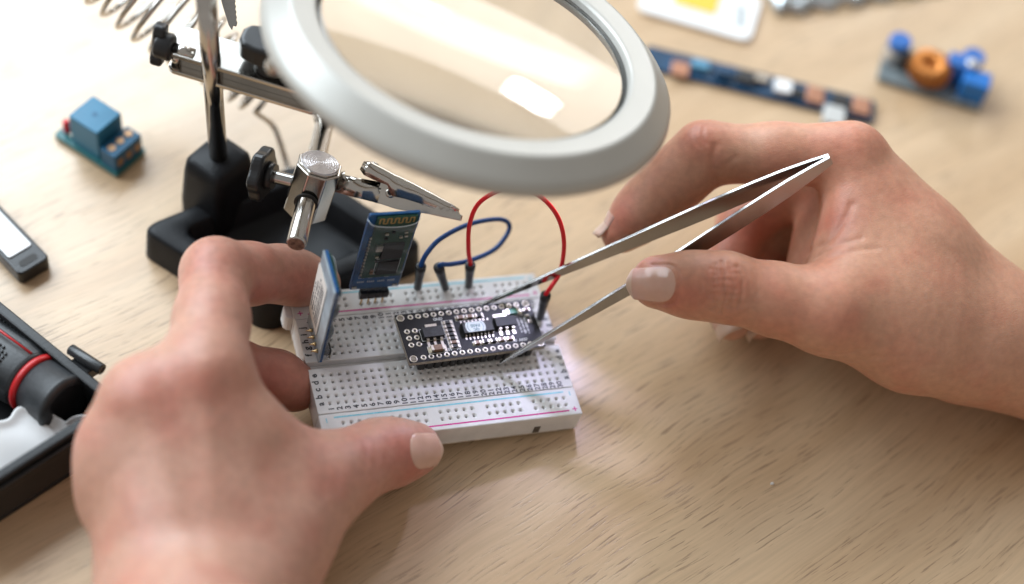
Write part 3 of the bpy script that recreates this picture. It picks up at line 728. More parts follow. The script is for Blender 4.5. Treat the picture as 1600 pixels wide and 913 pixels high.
# lower jaw: two cheeks and a belly
low = MB()
cheek = [(13, -3.3), (20, -3.8), (27, -3.2), (33, -2.6), (40.0, -2.4), (40, -.8)]
teeth_x = np.linspace(39.2, 27.5, 13)
for k, x in enumerate(teeth_x): cheek.append((x, -.7 if k % 2 == 0 else .35))
cheek += [(26, .5), (22.5, 4.0), (17.5, 4.6), (13.5, 3.2)]
for s in (-1, 1): low.prism(cheek, s * 2.7 - .22, s * 2.7 + .22, X=ax, Y=upd, Z=sd, o=tail0)
low.prism([(13, -3.5), (40, -2.6), (40, -2.2), (13, -3.0)], -2.6, 2.6, X=ax, Y=upd, Z=sd, o=tail0)
SB(low, 'lower_jaw', chrome, bevel=.12)
uax = nrm(tip - heel); uup = nrm(np.cross(sd, uax)); uup = uup if np.dot(uup, upd) > 0 else -uup; Lu = np.linalg.norm(tip - heel)
ups = []
for t, lo, hi, hw in ((0, -1.6, 1.2, 1.9), (.06, -2.6, 2.0, 2.9), (.16, -2.6, 1.9, 3.2), (.3, -2.2, 1.7, 3.3), (.38, -4.6, 1.8, 3.4), (.5, -3.6, 1.8, 3.3), (.7, -2.6, 1.6, 2.9), (.9, -2.0, 1.3, 2.3), (1.0, -1.7, .8, 1.9)):
    ups.append((heel + uax * Lu * t, lo, hi, hw))
upj = loft(ups, uax, uup, 5, 'upper_jaw')
tt = MB(); zz = []
for k, x in enumerate(np.linspace(.58, .985, 15)): zz.append((x * Lu, -2.4 + .4 * x if k % 2 == 0 else -3.5 + .6 * x))
zz += [(.985 * Lu, -.4), (.58 * Lu, -.4)]
for s in (-1, 1): tt.prism(zz, s * 2.2 - .2, s * 2.2 + .2, X=uax, Y=uup, Z=sd, o=heel)
SB(tt, 'jaw_teeth', chrome, upj, bevel=.08)
for s in (-1, 1): pass
SB(MB().lathe(heel + uax * 3.2 + uup * 1.9, uup, [(1.3, 0), (1.25, .35), (.7, .55)], 18), 'heel_dimple', chrome, upj)
rv = pivot - sd * 0; face_p = pivot + sd * 3.0 * np.sign(np.dot(sd, CW - pivot))
sgnv = np.sign(np.dot(sd, CW - pivot)); 
SB(MB().lathe(pivot + sd * sgnv * 2.6 - upd * .2, sd * sgnv, [(1.55, 0), (1.55, .5), (1.2, .75), (.75, .72), (.7, .1)], 24, cap0=False), 'rivet', chrome)
SB(MB().cyl(pivot + sd * sgnv * 2.7 - upd * .2, pivot + sd * sgnv * 3.05 - upd * .2, .7, n=16), 'rivet_bore', MATS['bore_dark'])
# tip of the second clip hanging into the top of the picture
t0, t1 = pd(352, -26, 498), pd(365, 45, 500); a_ = nrm(t1 - t0); vdir = nrm(CW - t1); s_ = nrm(np.cross(a_, vdir))
saw = [(0, -2.6)] ; Lw = np.linalg.norm(t1 - t0)
for k in range(17): saw.append((Lw * k / 17, 2.4 - 1.35 * k / 17 + (.28 if k % 2 else 0)))
saw += [(Lw - .4, .8), (Lw - .9, .1), (Lw + .5, -.55), (Lw - 1.2, -1.3), (Lw * .5, -2.0)]
SB(MB().prism(saw, -1.2, 1.2, X=a_, Y=-s_, Z=vdir, o=t0), 'second_clip_jaw', steel, bevel=.2)
# ------------------------------------------------------------------ magnifier
mn = nrm([0.232, 0.147, 0.962]); mcn = np.array([54.6, 60.6, 105.6])
silver = mat('silver_grey_plastic', (0.41, 0.395, 0.36), 0.36, 0.15, var=.03, vscale=60, bump=.10, bscale=2600)
Rr = [(46.2, -7), (46.2, -.9), (46.6, -.1), (47.3, .2), (48.0, .27), (53.0, .66), (53.6, .68), (54.2, .5), (54.7, .1), (55.2, -.35), (58.9, -3.5), (59.6, -4.1), (60.7, -5.4), (61.1, -7.0), (60.6, -8.4), (59.2, -9.3), (57, -9.7), (48, -9.7), (46.2, -9.2), (46.2, -7)]
fr = SB(MB().lathe(mcn, mn, Rr, 160, cap0=False, cap1=False), 'magnifier_frame', silver)
gl = bpy.data.materials.new('lens_glass'); gl.use_nodes = True
g_ = gl.node_tree.nodes['Principled BSDF']; g_.inputs['Base Color'].default_value = (.97, .985, .98, 1); g_.inputs['Roughness'].default_value = 0.025; g_.inputs['Transmission Weight'].default_value = 1.0; g_.inputs['IOR'].default_value = 1.49
lens = MB(); prof = []; Rl = 46.15
def cap(r, sag): return sag * (1 - (r / Rl) ** 2)
for r in np.linspace(.05, Rl, 26): prof.append((r, -2.2 + cap(r, 2.6)))
prof.append((Rl, -3.6))
for r in np.linspace(Rl, .05, 26): prof.append((r, -3.6 - cap(r, 2.6)))
ln_ = SB(lens.lathe(mcn, mn, prof, 128, cap0=True, cap1=True), 'lens', gl, fr)
# bracket that carries the frame
hx = nrm(np.array([-58, -6, 0]) - mn * np.dot([-58, -6, 0], mn)); hp_ = mcn + hx * 58 - mn * 7
SB(MB().tube(catmull([np.array(e1) + bn * 4.5, np.array(e1) + bn * 6 + (2, 4, 9), hp_ + hx * 1 + (0, 0, -6), hp_ - hx * 3], 10), 2.4, 14), 'magnifier_arm', chrome)
# lamp under the frame
lx = mcn + nrm(np.array([1, .05, 0]) - mn * np.dot([1, .05, 0], mn)) * 53 - mn * 9.7
SB(MB().lathe(lx, -mn, [(2.6, 0), (2.6, .8), (1.9, 1.9), (.6, 2.4)], 20), 'led_bulb', mat('led_lit', (.9, .9, 1), .3, emit=(.72, .74, 1.0), estr=6), fr)
ll = bpy.data.lights.new('magnifier_led', 'SPOT'); ll.energy = 0.23; ll.color = (.66, .66, 1.0); ll.shadow_soft_size = .004; ll.spot_size = math.radians(66); ll.spot_blend = 1.0
lo = bpy.data.objects.new('magnifier_led', ll); col.objects.link(lo); lo.location = (lx - mn * 3.2) * S
lo.rotation_euler = Vector((-68, -112, -93)).to_track_quat('-Z', 'Y').to_euler()
# ------------------------------------------------------------------ jumper wires
def jumper(name, label, pts, ends, colr, rad=.80):
    """pts: world path; ends: (foot in hole, top of connector) for both ends"""
    root = thing(name, label, 'jumper wire', ends[0][0], group='jumper wires')
    P_ = catmull(pts, 16); MB().tube(P_, rad, 12).build('wire', colr, root, origin=ends[0][0])
    for foot, top in ends:
        d = nrm(top - foot); L = np.linalg.norm(top - foot)
        h = MB().lathe(foot + d * .9, d, [(1.15, 0), (1.3, .3), (1.32, L * .45), (1.5, L * .55), (1.55, L * .72), (1.72, L * .76), (1.72, L - 1.3), (1.5, L - .9), (.9, L - .88)], 20).build('connector', blackplastic, root, origin=ends[0][0])
        MB().cyl(foot - d * 1.2, foot + d * 1.2, .33, n=8).build('pin', gold, h, origin=ends[0][0])
bluew = mat('blue_pvc', (0.004, 0.052, 0.20), .36, var=.08, vscale=300, bump=.05)
redw = mat('red_pvc', (0.70, 0.012, 0.02), .36, var=.08, vscale=300, bump=.05)
def up_from(u, v, z, yb): return bw(pby(u, v, yb))
f1 = bw((14 * P + 1.4, 37.69, 0)); f1 = bw(pb(652, 453, 0)); f2 = bw(pb(697, 453, 0)); f3 = bw(pb(732, 450, 0)); f4 = bw(pb(843, 500, 0))
y1b = wb_(f1)[1]; y2b = wb_(f2)[1]; y3b = wb_(f3)[1]; y4b = wb_(f4)[1]
def at_y(u, v, yb): return bw(pby(u, v, yb))
t1, t2, t3, t4 = at_y(658, 415, y1b), at_y(685, 416, y2b), at_y(735, 413, y3b), at_y(853, 460, y4b)
jumper('jumper_wire', 'blue jumper wire looping between two black plugs on the far rail',
       [t1 + (t1 - f1) * -.15, t1, at_y(667, 396, y1b + 1), at_y(690, 372, y1b + 4), at_y(735, 350, y1b + 9), at_y(782, 343, y1b + 12), at_y(796, 357, y1b + 11), at_y(775, 388, y1b + 6), at_y(738, 406, y1b + 2), at_y(705, 413, y2b + .5), at_y(690, 413.5, y2b), t2 + (t2 - f2) * -.08],
       [(f1, t1), (f2, t2)], bluew)
jumper('jumper_wire', 'red jumper wire arching high behind the magnifier rim to the right end',
       [t3 + (t3 - f3) * -.2, t3, at_y(732, 390, y3b + .5), at_y(734, 350, y3b + 2), at_y(750, 316, y3b + 3), at_y(790, 296, y3b + 1), at_y(835, 302, y3b - 2), at_y(868, 333, y3b - 5), at_y(881, 375, y3b - 8), at_y(876, 422, y3b - 11), at_y(862, 447, y4b + .3), t4, t4 + (t4 - f4) * -.15],
       [(f3, t3), (f4, t4)], redw, .72)

# ------------------------------------------------------------------ tweezers
tipA = bw((54.6, 27.9, 3.2)); tipB = bw((55.6, 6.9, 2.6)); rear = pd(1298, 248, 491)
axis = nrm(rear - (tipA + tipB) / 2); opn = nrm((tipA - tipB) - axis * np.dot(tipA - tipB, axis)); wdir = nrm(np.cross(axis, opn))
if wdir[2] < 0: wdir = -wdir
wdir = nrm(wdir * math.cos(.24) + opn * math.sin(.24)); opn = nrm(np.cross(wdir, axis)); opn = opn if np.dot(opn, tipA - tipB) > 0 else -opn
tw = thing('tweezers', 'flat steel tweezers held in the right hand gripping the black circuit board', 'tweezers', (tipA + tipB) / 2)
def arm(tip_, s, bow):
    L = np.linalg.norm(rear - tip_); st_ = []
    for t, w in ((0, .7), (.03, 1.1), (.10, 1.7), (.2, 2.7), (.3, 3.9), (.4, 4.8), (.5, 5.7), (.6, 6.4), (.7, 6.8), (.8, 6.8), (.88, 6.2), (.95, 4.6), (1.0, 3.0)):
        c = tip_ + (rear - tip_) * t + opn * s * (.5 + bow * math.sin(math.pi * t) - (2.2 * math.sin(math.pi * min(1, t / .45)) ** 2 if False else 0))
        st_.append((c, w))
    m_ = MB(); vs = []
    for c, w in st_:
        th_ = .52
        for a, b in ((-1, -1), (1, -1), (1, 1), (-1, 1)): vs.append(c + wdir * (a * w / 2 - (.5 * w - .35) * 0) + opn * b * th_)
    fs = [(i * 4 + k, i * 4 + (k + 1) % 4, (i + 1) * 4 + (k + 1) % 4, (i + 1) * 4 + k) for i in range(len(st_) - 1) for k in range(4)] + [(3, 2, 1, 0), tuple((len(st_) - 1) * 4 + k for k in range(4))]
    m_.add(vs, fs); return m_.build('tweezer_arm', steel, tw, origin=(tipA + tipB) / 2, bevel=.14)
arm(tipA, 1, -.2); arm(tipB, -1, 1.8)

# ------------------------------------------------------------------ tool case, screwdriver and liner at the left edge
K0, K1, K2 = px(0, 470, 22), px(193, 627, 22), px(0, 750, 22)
ux = nrm((K0 - K1) * (1, 1, 0)); uy = nrm((K2 - K1) * (1, 1, 0))
casem = mat('black_case_plastic', (0.012, 0.013, 0.014), .30, var=.2, vscale=200, bump=.12, bscale=1500)
def CP(a, b, z): return K1 * (1, 1, 0) + ux * a + uy * b + np.array([0, 0, z])
cr = CP(0, 0, 0)
case = thing('tool_case', 'open black plastic tool case at the left edge holding a screwdriver', 'case', cr)
La, Lb, hz_ = 130.0, 62.0, 22.0
def wall(a0, a1, b0, b1, z0, z1, name, **kw):
    m_ = MB(); vs = [CP(a, b, z) for z in (z0, z1) for a, b in ((a0, b0), (a1, b0), (a1, b1), (a0, b1))]
    m_.add(vs, [(3, 2, 1, 0), (4, 5, 6, 7), (0, 1, 5, 4), (1, 2, 6, 5), (2, 3, 7, 6), (3, 0, 4, 7)]); return m_.build(name, casem, case, origin=cr, **kw)
wall(0, La, 0, Lb, 0, 2.5, 'case_floor', bevel=.8)
wall(0, La, 0, 3.2, 2.52, hz_, 'case_wall', bevel=.6); wall(.01, 3.2, 3.22, Lb - 3.22, 2.52, hz_ - .01, 'case_wall', bevel=.6)
wall(La - 3.2, La - .01, 3.22, Lb - 3.22, 2.52, hz_, 'case_wall', bevel=.6); wall(0, La, Lb - 3.2, Lb, 2.52, hz_, 'case_wall', bevel=.6)
wall(-1.3, 0, 0, Lb, hz_ - 5.5, hz_ - 2.6, 'front_rib', bevel=.5)
h0, h1 = px(109, 545, 23), px(160, 578, 23)
pn = MB().lathe(h0, h1 - h0, [(1.3, 0), (1.75, .4), (1.75, np.linalg.norm(h1 - h0) - .5), (1.7, np.linalg.norm(h1 - h0)), (1.0, np.linalg.norm(h1 - h0)), (.9, np.linalg.norm(h1 - h0) - 1)], 20).build('hinge_pin', casem, case, origin=cr)
md_ = (h0 + h1) / 2; MB().box(md_ - (0, 0, 3.5) + ux * 0 + uy * .8, (7, 4, 4), np.stack([ux, uy, [0, 0, 1]], 1)).build('hinge_lug', casem, case, origin=cr, bevel=.4)
s1 = px(104, 634, 15.5); s0 = px(-78, 503, 9.0); sd_ = nrm(s0 - s1)
sdr = thing('screwdriver', 'black and red handled screwdriver lying in the black case', 'screwdriver', s1)
grip = mat('dark_rubber_grip', (0.026, 0.028, 0.030), .42, var=.25, vscale=250, bump=.25, bscale=1500)
redp = mat('red_plastic_band', (0.42, 0.012, 0.014), .35, var=.1, vscale=200)
R0 = 9.6
hb = MB().lathe(s1, sd_, [(7.52, 0), (8.75, .35), (9.36, 1.3), (9.36, 2.0), (9.05, 2.6), (9.05, 11.5), (8.54, 12.0)], 48).build('end_cap', grip, sdr, origin=s1)
MB().lathe(s1, sd_, [(7.42, -.02), (7.22, -.06)], 40).build('cap_face', casem, hb, origin=s1)
MB().lathe(s1, sd_, [(9.15, 11.8), (9.77, 12.1), (9.77, 13.7), (9.15, 14.1)], 48).build('red_band', redp, sdr, origin=s1)
core = MB().lathe(s1, sd_, [(8.85, 14.4), (9.36, 15.2), (9.66, 22), (9.56, 42), (7.73, 58), (7.33, 70)], 48).build('handle_core', grip, sdr, origin=s1)
for k_ in (70, -14):
    e_ = math.cos(math.radians(k_)) * nrm(np.cross(sd_, [0, 0, 1])) + math.sin(math.radians(k_)) * nrm(np.cross(np.cross(sd_, [0, 0, 1]), sd_)) * (1 if np.cross(np.cross(sd_, [0, 0, 1]), sd_)[2] > 0 else -1)
    MB().tube([s1 + sd_ * l_ + e_ * r_ for l_, r_ in ((16, 9.5), (30, 9.7), (44, 9.4), (60, 7.8))], .42, 8).build('red_stripe', redp, sdr, origin=s1)
# rubber panels with rows of studs
fa = nrm(np.cross(sd_, [0, 0, 1])); fb = np.cross(fa, sd_)
if fb[2] < 0: fb = -fb
for pa, nm in ((28, 'grip_panel'), (112, 'grip_panel'), (-56, 'grip_panel'), (196, 'grip_panel')):
    m_ = MB(); vs = []; na, nl = 9, 10
    for i in range(nl + 1):
        for j in range(na + 1):
            t = math.radians(pa - 38 + 76 * j / na); l_ = 15.6 + 46 * i / nl; edge_ = min(1, min(j, na - j) * 1.0, min(i, nl - i) * 1.0)
            rr = 9.5 + .72 * edge_ - max(0, (l_ - 42) / 16) * 1.6; vs.append(s1 + sd_ * l_ + rr * (math.cos(t) * fa + math.sin(t) * fb))
    m_.add(vs, [(i * (na + 1) + j, i * (na + 1) + j + 1, (i + 1) * (na + 1) + j + 1, (i + 1) * (na + 1) + j) for i in range(nl) for j in range(na)], 0, True)
    gp = m_.build(nm, grip, sdr, origin=s1)
    sm_ = MB()
    for i in range(12):
        for j in range(6):
            t = math.radians(pa - 18 + 36 * j / 5); l_ = 21 + 1.55 * i + (.7 if j in (0, 5) else 0)
            if i in (0, 11) and j in (0, 5): continue
            d = math.cos(t) * fa + math.sin(t) * fb; sm_.lathe(s1 + sd_ * l_ + 9.95 * d, d, [(.56, 0), (.52, .7), (.3, .95)], 8)
    q_ = sm_.build('grip_studs', casem, gp, origin=s1); q_['kind'] = 'stuff'
MB().lathe(s1, sd_, [(3.5, 69), (3.2, 74), (3.0, 110)], 24).build('shank', chrome, sdr, origin=s1)
# crumpled translucent white film in front of the screwdriver
film = mat('milky_plastic_film', (0.80, 0.80, 0.80), .38, var=.03, vscale=60, bump=.1, bscale=90, sss=.4, sssr=(3, 3, 3))
def AB(u, v, z=15.0):
    w = px(u, v, z) - K1; G_ = np.array([[ux[0], uy[0]], [ux[1], uy[1]]]); return np.linalg.solve(G_, w[:2])
eb_ = sorted([tuple(AB(*q)[::-1]) for q in ((168, 648), (148, 655), (100, 664), (60, 655), (35, 640), (12, 610), (-10, 590))])
m_ = MB(); vs = []; na, nb = 30, 60
for j in range(nb + 1):
    b = 3.6 + (Lb - 7.0) * j / nb; ea_ = max(4.2, float(np.interp(b, [q[0] for q in eb_], [q[1] for q in eb_])) + .8 * math.sin(b * .7))
    for i in range(na + 1):
        t = i / na; a = ea_ + (3.4 - ea_) * t
        z = 15.8 + .7 * math.sin(b * .14 + a * .1) + .25 * math.sin(b * .37 - a * .2) + 1.2 * math.exp(-(t / .12) ** 2) - 3.0 * t * t
        vs.append(CP(a, b, z))
m_.add(vs, [(j * (na + 1) + i, j * (na + 1) + i + 1, (j + 1) * (na + 1) + i + 1, (j + 1) * (na + 1) + i) for j in range(nb) for i in range(na)], 0, True)
fo = m_.build('plastic_film', film, origin=CP(30, 40, 2.6)); tag(fo, 'crumpled milky white plastic film inside the black tool case', 'plastic film')
fs_ = fo.modifiers.new('sheet', 'SOLIDIFY'); fs_.thickness = .3 * S

# ------------------------------------------------------------------ stick at the left edge
ue = px(76, 412, 3); us = px(-14, 318, 3); ud = nrm((us - ue) * (1, 1, 0)); un = np.cross([0, 0, 1], ud)
usb = thing('memory_stick', 'black memory stick with white label lying left of the tool case', 'memory stick', ue * (1, 1, 0))
uo = ue * (1, 1, 0) + un * 4.5
if proj(uo + un)[0] > proj(uo)[0]: un = -un
uo = ue * (1, 1, 0) + un * 4.8
def US(poly, z0, z1, nm, mt_, **kw): return MB().prism(poly, z0, z1, X=ud, Y=un, Z=(0, 0, 1), o=uo).build(nm, mt_, usb, origin=ue * (1, 1, 0), **kw)
US(rrect(46, 11.5, 2.0, 5, 23, 0), 0, 5.6, 'stick_body', blackplastic, bevel=.6)
US(rrect(34, 8.6, .8, 4, 24.5, .2), 5.62, 6.1, 'white_label', mat('white_gloss_label', (.8, .8, .8), .25, var=.03), bevel=.15)
US([(x * 1.0, y) for x, y in rrect(2.6, 6.4, 1.2, 5, 3.4, .2)], 5.62, 5.72, 'lanyard_slot', MATS['bore_dark'])

# ------------------------------------------------------------------ relay module
c1, c2, c3 = px(99, 222, 1.6), px(182, 276, 1.6), px(229, 248, 1.6)
ra_ = nrm((c1 - c2) * (1, 1, 0)); rb_ = np.cross(ra_, [0, 0, 1]); 
if np.dot(rb_, c3 - c2) < 0: rb_ = -rb_
Lr = np.linalg.norm(c1 - c2); Wr = np.linalg.norm(c3 - c2); ro = c2 * (1, 1, 0)
rel = thing('relay_module', 'small blue relay module with screw terminals lying behind the stand', 'relay module', ro, np.stack([ra_, rb_, [0, 0, 1]], 1) if np.dot(np.cross(ra_, rb_), [0, 0, 1]) > 0 else np.stack([ra_, rb_, [0, 0, 1]], 1))
hand_ok = np.dot(np.cross(ra_, rb_), [0, 0, 1]) > 0
if not hand_ok:                                          # keep a right-handed frame
    bpy.data.objects.remove(rel); rel = thing('relay_module', 'small blue relay module with screw terminals lying behind the stand', 'relay module', ro)
def RL(mb_poly, z0, z1, nm, mt_, par=None, **kw):
    if hand_ok: return MB().prism(mb_poly, z0, z1).build(nm, mt_, par or rel, **kw)
    return MB().prism(mb_poly, z0, z1, X=ra_, Y=rb_, Z=(0, 0, 1), o=(0, 0, 0)).build(nm, mt_, par or rel, **kw)
relblue = mat('blue_relay_case', (0.03, 0.17, 0.29), .42, var=.06, vscale=200)
relblue2 = mat('blue_terminal_plastic', (0.010, 0.10, 0.20), .42, var=.08, vscale=200)
teal = mat('teal_solder_mask', (0.02, 0.13, 0.14), .4, var=.2, vscale=300)
RL(rrect(Lr, Wr, .6, 3, Lr / 2, Wr / 2), .6, 2.0, 'circuit_board', teal)
RL(rrect(10.8, 10.2, .6, 3, 12.4, Wr / 2), 2.02, 13.6, 'relay_block', relblue, bevel=.4)
RL(rrect(1.6, 1.6, .7, 4, 12.4, Wr / 2), 13.62, 13.7, 'vent_mark', relblue2)
tb_ = RL(rrect(5.4, 11.2, .3, 2, 3.3, Wr / 2), 2.02, 8.6, 'terminal_block', relblue2, bevel=.3)
for k in (-1, 0, 1):
    RL(rrect(.3, 2.2, .1, 2, .55, Wr / 2 + k * 3.5), 3.6, 6.4, 'wire_opening', mat('brass_terminal', (.35, .22, .13), .4, .8), tb_)
    RL(rrect(2.4, 2.4, 1.15, 5, 3.6, Wr / 2 + k * 3.5), 8.62, 8.9, 'terminal_screw', MATS['brass_terminal'], tb_)
RL(rrect(2.0, 2.0, .9, 5, Lr - 2.2, Wr * .26), 2.02, 6.8, 'red_lamp', mat('red_led', (.65, .02, .03), .3), bevel=.5)
for k in range(3): RL(rrect(.7, .7, .1, 2, Lr - 1.8, Wr * .5 + k * 1.9), 2.02, 6.5, 'header_pin', gold)
RL(rrect(2.0, 3.0, .2, 2, Lr - 4.8, Wr * .30), 2.02, 3.0, 'small_part', tin)

rel.scale = (1.18, 1.18, 1.18)
# ------------------------------------------------------------------ things lying in the background
def flat_frame(p0, p1): 
    d = nrm((p1 - p0) * (1, 1, 0)); return d, np.cross([0, 0, 1], d)
# light-emitting chip plate
q0, q1 = px(1000, 18, 0), px(1165, 66, 0); d, nn = flat_frame(q0, q1); Lq = np.linalg.norm(q1 - q0)
cob = thing('led_chip', 'white light emitting chip plate with yellow centre beyond the magnifier', 'LED chip', q0)
wp = mat('white_ceramic_plate', (.80, .80, .79), .35, var=.04)
def LB(poly, z0, z1, nm, mt_, root, o_, d, nn, **kw): return MB().prism(poly, z0, z1, X=d, Y=nn, Z=(0, 0, 1), o=o_).build(nm, mt_, root, origin=o_, **kw)
LB(rrect(Lq + 3, 26, 4, 5, Lq / 2, 12), 0.2, 1.8, 'plate', wp, cob, q0, d, nn, bevel=.2)
LB(rrect(17, 12, 1, 3, Lq * .46, 13.5), 1.82, 2.5, 'yellow_phosphor', mat('yellow_phosphor', (.85, .52, .06), .4, var=.05), cob, q0, d, nn)
LB(rrect(20, 15, 1, 3, Lq * .46, 13.5), 1.81, 2.1, 'rim_dam', wp, cob, q0, d, nn)
for x, y in ((Lq - 5, 14), (Lq - 4, 8)): LB(rrect(3, 5, .4, 3, x, y), 1.82, 2.0, 'solder_pad', mat('grey_pad', (.35, .40, .42), .4, .5), cob, q0, d, nn)
# crumpled silver bag
b0 = px(1205, 30, 0); m_ = MB(); vs = []; NN = 46; bg0 = b0
ea, eb = px(1215, 28, 0), px(1470, -12, 0); fd = nrm((eb - ea) * (1, 1, 0)); fn = np.cross([0, 0, 1], fd); LL = np.linalg.norm(eb - ea)
rz_ = rng.random((NN + 1, NN + 1))
for i in range(NN + 1):
    for j in range(NN + 1):
        a, b = LL * i / NN, 70 * j / NN
        z = 1.0 + 1.5 * abs(math.sin(a * .35 + .5 * math.sin(b * .21))) + 1.6 * abs(math.sin(b * .31 + a * .12)) + 1.5 * rz_[i, j]
        ed = min(i, NN - i, j, NN - j); z = .4 + (z - .4) * min(1, ed / 2 + .15)
        vs.append(ea + fd * a + fn * (b + 1.5 * math.sin(a * .5)) + np.array([0, 0, z]))
m_.add(vs, [(i * (NN + 1) + j, i * (NN + 1) + j + 1, (i + 1) * (NN + 1) + j + 1, (i + 1) * (NN + 1) + j) for i in range(NN) for j in range(NN)], 0, True)
bag = m_.build('antistatic_bag', mat('silver_film', (.52, .56, .58), .22, .85, var=.35, vscale=60), origin=ea)
tag(bag, 'crumpled silver antistatic bag at the top right edge', 'bag'); q_ = bag.modifiers.new('sheet', 'SOLIDIFY'); q_.thickness = .2 * S
# long populated strip
p0, p1 = px(1002, 108, 0), px(1362, 196, 0); d, nn = flat_frame(p0, p1); Ls = np.linalg.norm(p1 - p0)
strp = thing('circuit_strip', 'long narrow blue and copper circuit strip behind the right hand', 'circuit board', p0)
LB(rrect(Ls, 11, 1.5, 4, Ls / 2, 5.5), .3, 1.9, 'board', mat('dark_blue_board', (.008, .045, .10), .4, var=.4, vscale=150), strp, p0, d, nn)
cop = mat('copper_coil_pad', (.42, .20, .12), .45, .35, var=.15)
for a, b, c_, mt_, z in ((.16, .2, 7, cop, 1.2), (.24, .55, 4, mat('pale_blue_part', (.10, .28, .42), .4), 2.2), (.44, .5, 6, chipblack, 2.0), (.50, .62, 3, tin, 1.8), (.60, .5, 6, wp, 2.0), (.655, .4, 4, chipblack, 1.6), (.74, .5, 8, cop, 1.4), (.85, .5, 6, chipblack, 2.0), (.94, .5, 8, cop, 1.4), (.345, .5, 5, MATS['dark_blue_board'], 2.4)):
    LB(rrect(.075 * Ls, c_, .5, 3, a * Ls, b * 11), 1.92, 1.92 + z, 'mounted_part', mt_, strp, p0, d, nn, bevel=.3)
LB(rrect(8, 9, 1, 3, Ls * .83, -3.0), 1.0, 4.2, 'white_plug', mat('grey_plug', (.5, .5, .48), .4), strp, p0, d, nn, bevel=.5)
# step-down converter
g0, g1 = px(1368, 128, 0), px(1528, 178, 0); d, nn = flat_frame(g0, g1); Lg = np.linalg.norm(g1 - g0); 
cv = thing('voltage_converter', 'small converter board with copper ring coil and blue parts at the upper right', 'circuit board', g0)
Wg = 20.0
LB(rrect(Lg, Wg, .8, 3, Lg / 2, Wg / 2), .8, 2.4, 'board', mat('grey_blue_board', (.16, .19, .20), .5, var=.3, vscale=250), cv, g0, d, nn)
def CV(a, b, z=2.42): return g0 + d * a * Lg + nn * b * Wg + np.array([0, 0, z])
alu = mat('capacitor_can', (.66, .66, .66), .3, .9); capb = mat('blue_can_top', (.02, .13, .42), .35)
for a, b in ((.10, .62), (.80, .80)):
    cn = MB().lathe(CV(a, b), (0, 0, 1), [(4.2, 0), (4.2, 1), (3.8, 1.4), (4.2, 1.8), (4.2, 9.6), (3.7, 10.2)], 28).build('capacitor_can', alu, cv, origin=g0)
    MB().prism([(4.05 * math.cos(t), 4.05 * math.sin(t)) for t in np.linspace(math.radians(-70), math.radians(110), 20)], 10.2, 10.5, o=CV(a, b)).build('blue_mark', capb, cn, origin=g0)
    MB().lathe(CV(a, b, 9.2), (0, 0, 1), [(4.26, 0), (4.26, 3.2), (3.8, 3.6)], 28, ).build('blue_cap', capb, cn, origin=g0)
cc = CV(.44, .42); tor = MB()
U_, V_ = 36, 14; vs = []
for i in range(U_):
    for j in range(V_):
        t, f = 2 * math.pi * i / U_, 2 * math.pi * j / V_; rr = 5.0 + 2.7 * math.cos(f); vs.append(cc + (rr * math.cos(t), rr * math.sin(t), 4.4 + 3.6 * math.sin(f)))
tor.add(vs, [(i * V_ + j, ((i + 1) % U_) * V_ + j, ((i + 1) % U_) * V_ + (j + 1) % V_, i * V_ + (j + 1) % V_) for i in range(U_) for j in range(V_)], 0, True)
tc_ = tor.build('ring_core', mat('ferrite', (.10, .08, .06), .6), cv, origin=g0)
for k in range(26):
    t = 2 * math.pi * k / 26; e = np.array([math.cos(t), math.sin(t), 0]); lp = [cc + e * (5.0 + 3.1 * math.cos(f)) + np.array([0, 0, 4.4 + 4.0 * math.sin(f)]) for f in np.linspace(0, 2 * math.pi, 14)]
    MB().tube(lp, .62, 6).build('copper_winding', mat('enamelled_copper', (.62, .24, .06), .3, .7), tc_, origin=g0)
LB(rrect(9.5, 7, .5, 3, Lg * .70, Wg * .62), 2.42, 12, 'trimmer', capb, cv, g0, d, nn, bevel=.4)
LB(rrect(10, 8.5, .5, 3, Lg * .88, Wg * .32), 2.42, 11.5, 'terminal_block', mat('bright_blue_block', (.01, .15, .48), .35), cv, g0, d, nn, bevel=.6)
MB().lathe(CV(.80, .58, 11), (0, 0, 1), [(2.4, 0), (2.4, 2.2), (1.9, 2.6)], 20).build('adjuster_screw', alu, cv, origin=g0)
LB(rrect(8, 7, .4, 3, Lg * .27, Wg * .55), 2.42, 6.5, 'regulator_chip', chipblack, cv, g0, d, nn, bevel=.2)
# crumb
cp = px(1206, 757, 0); b_ = bpy.data.meshes.new('crumb'); bm = bmesh.new(); bmesh.ops.create_icosphere(bm, subdivisions=1, radius=.6 * S)
for v in bm.verts: v.co *= random.uniform(.6, 1.3)
bm.to_mesh(b_); bm.free(); b_.materials.append(wp); co = bpy.data.objects.new('crumb', b_); col.objects.link(co); co.location = (cp + (0, 0, .45)) * S
tag(co, 'tiny white crumb on bare wood right of the breadboard', 'crumb')
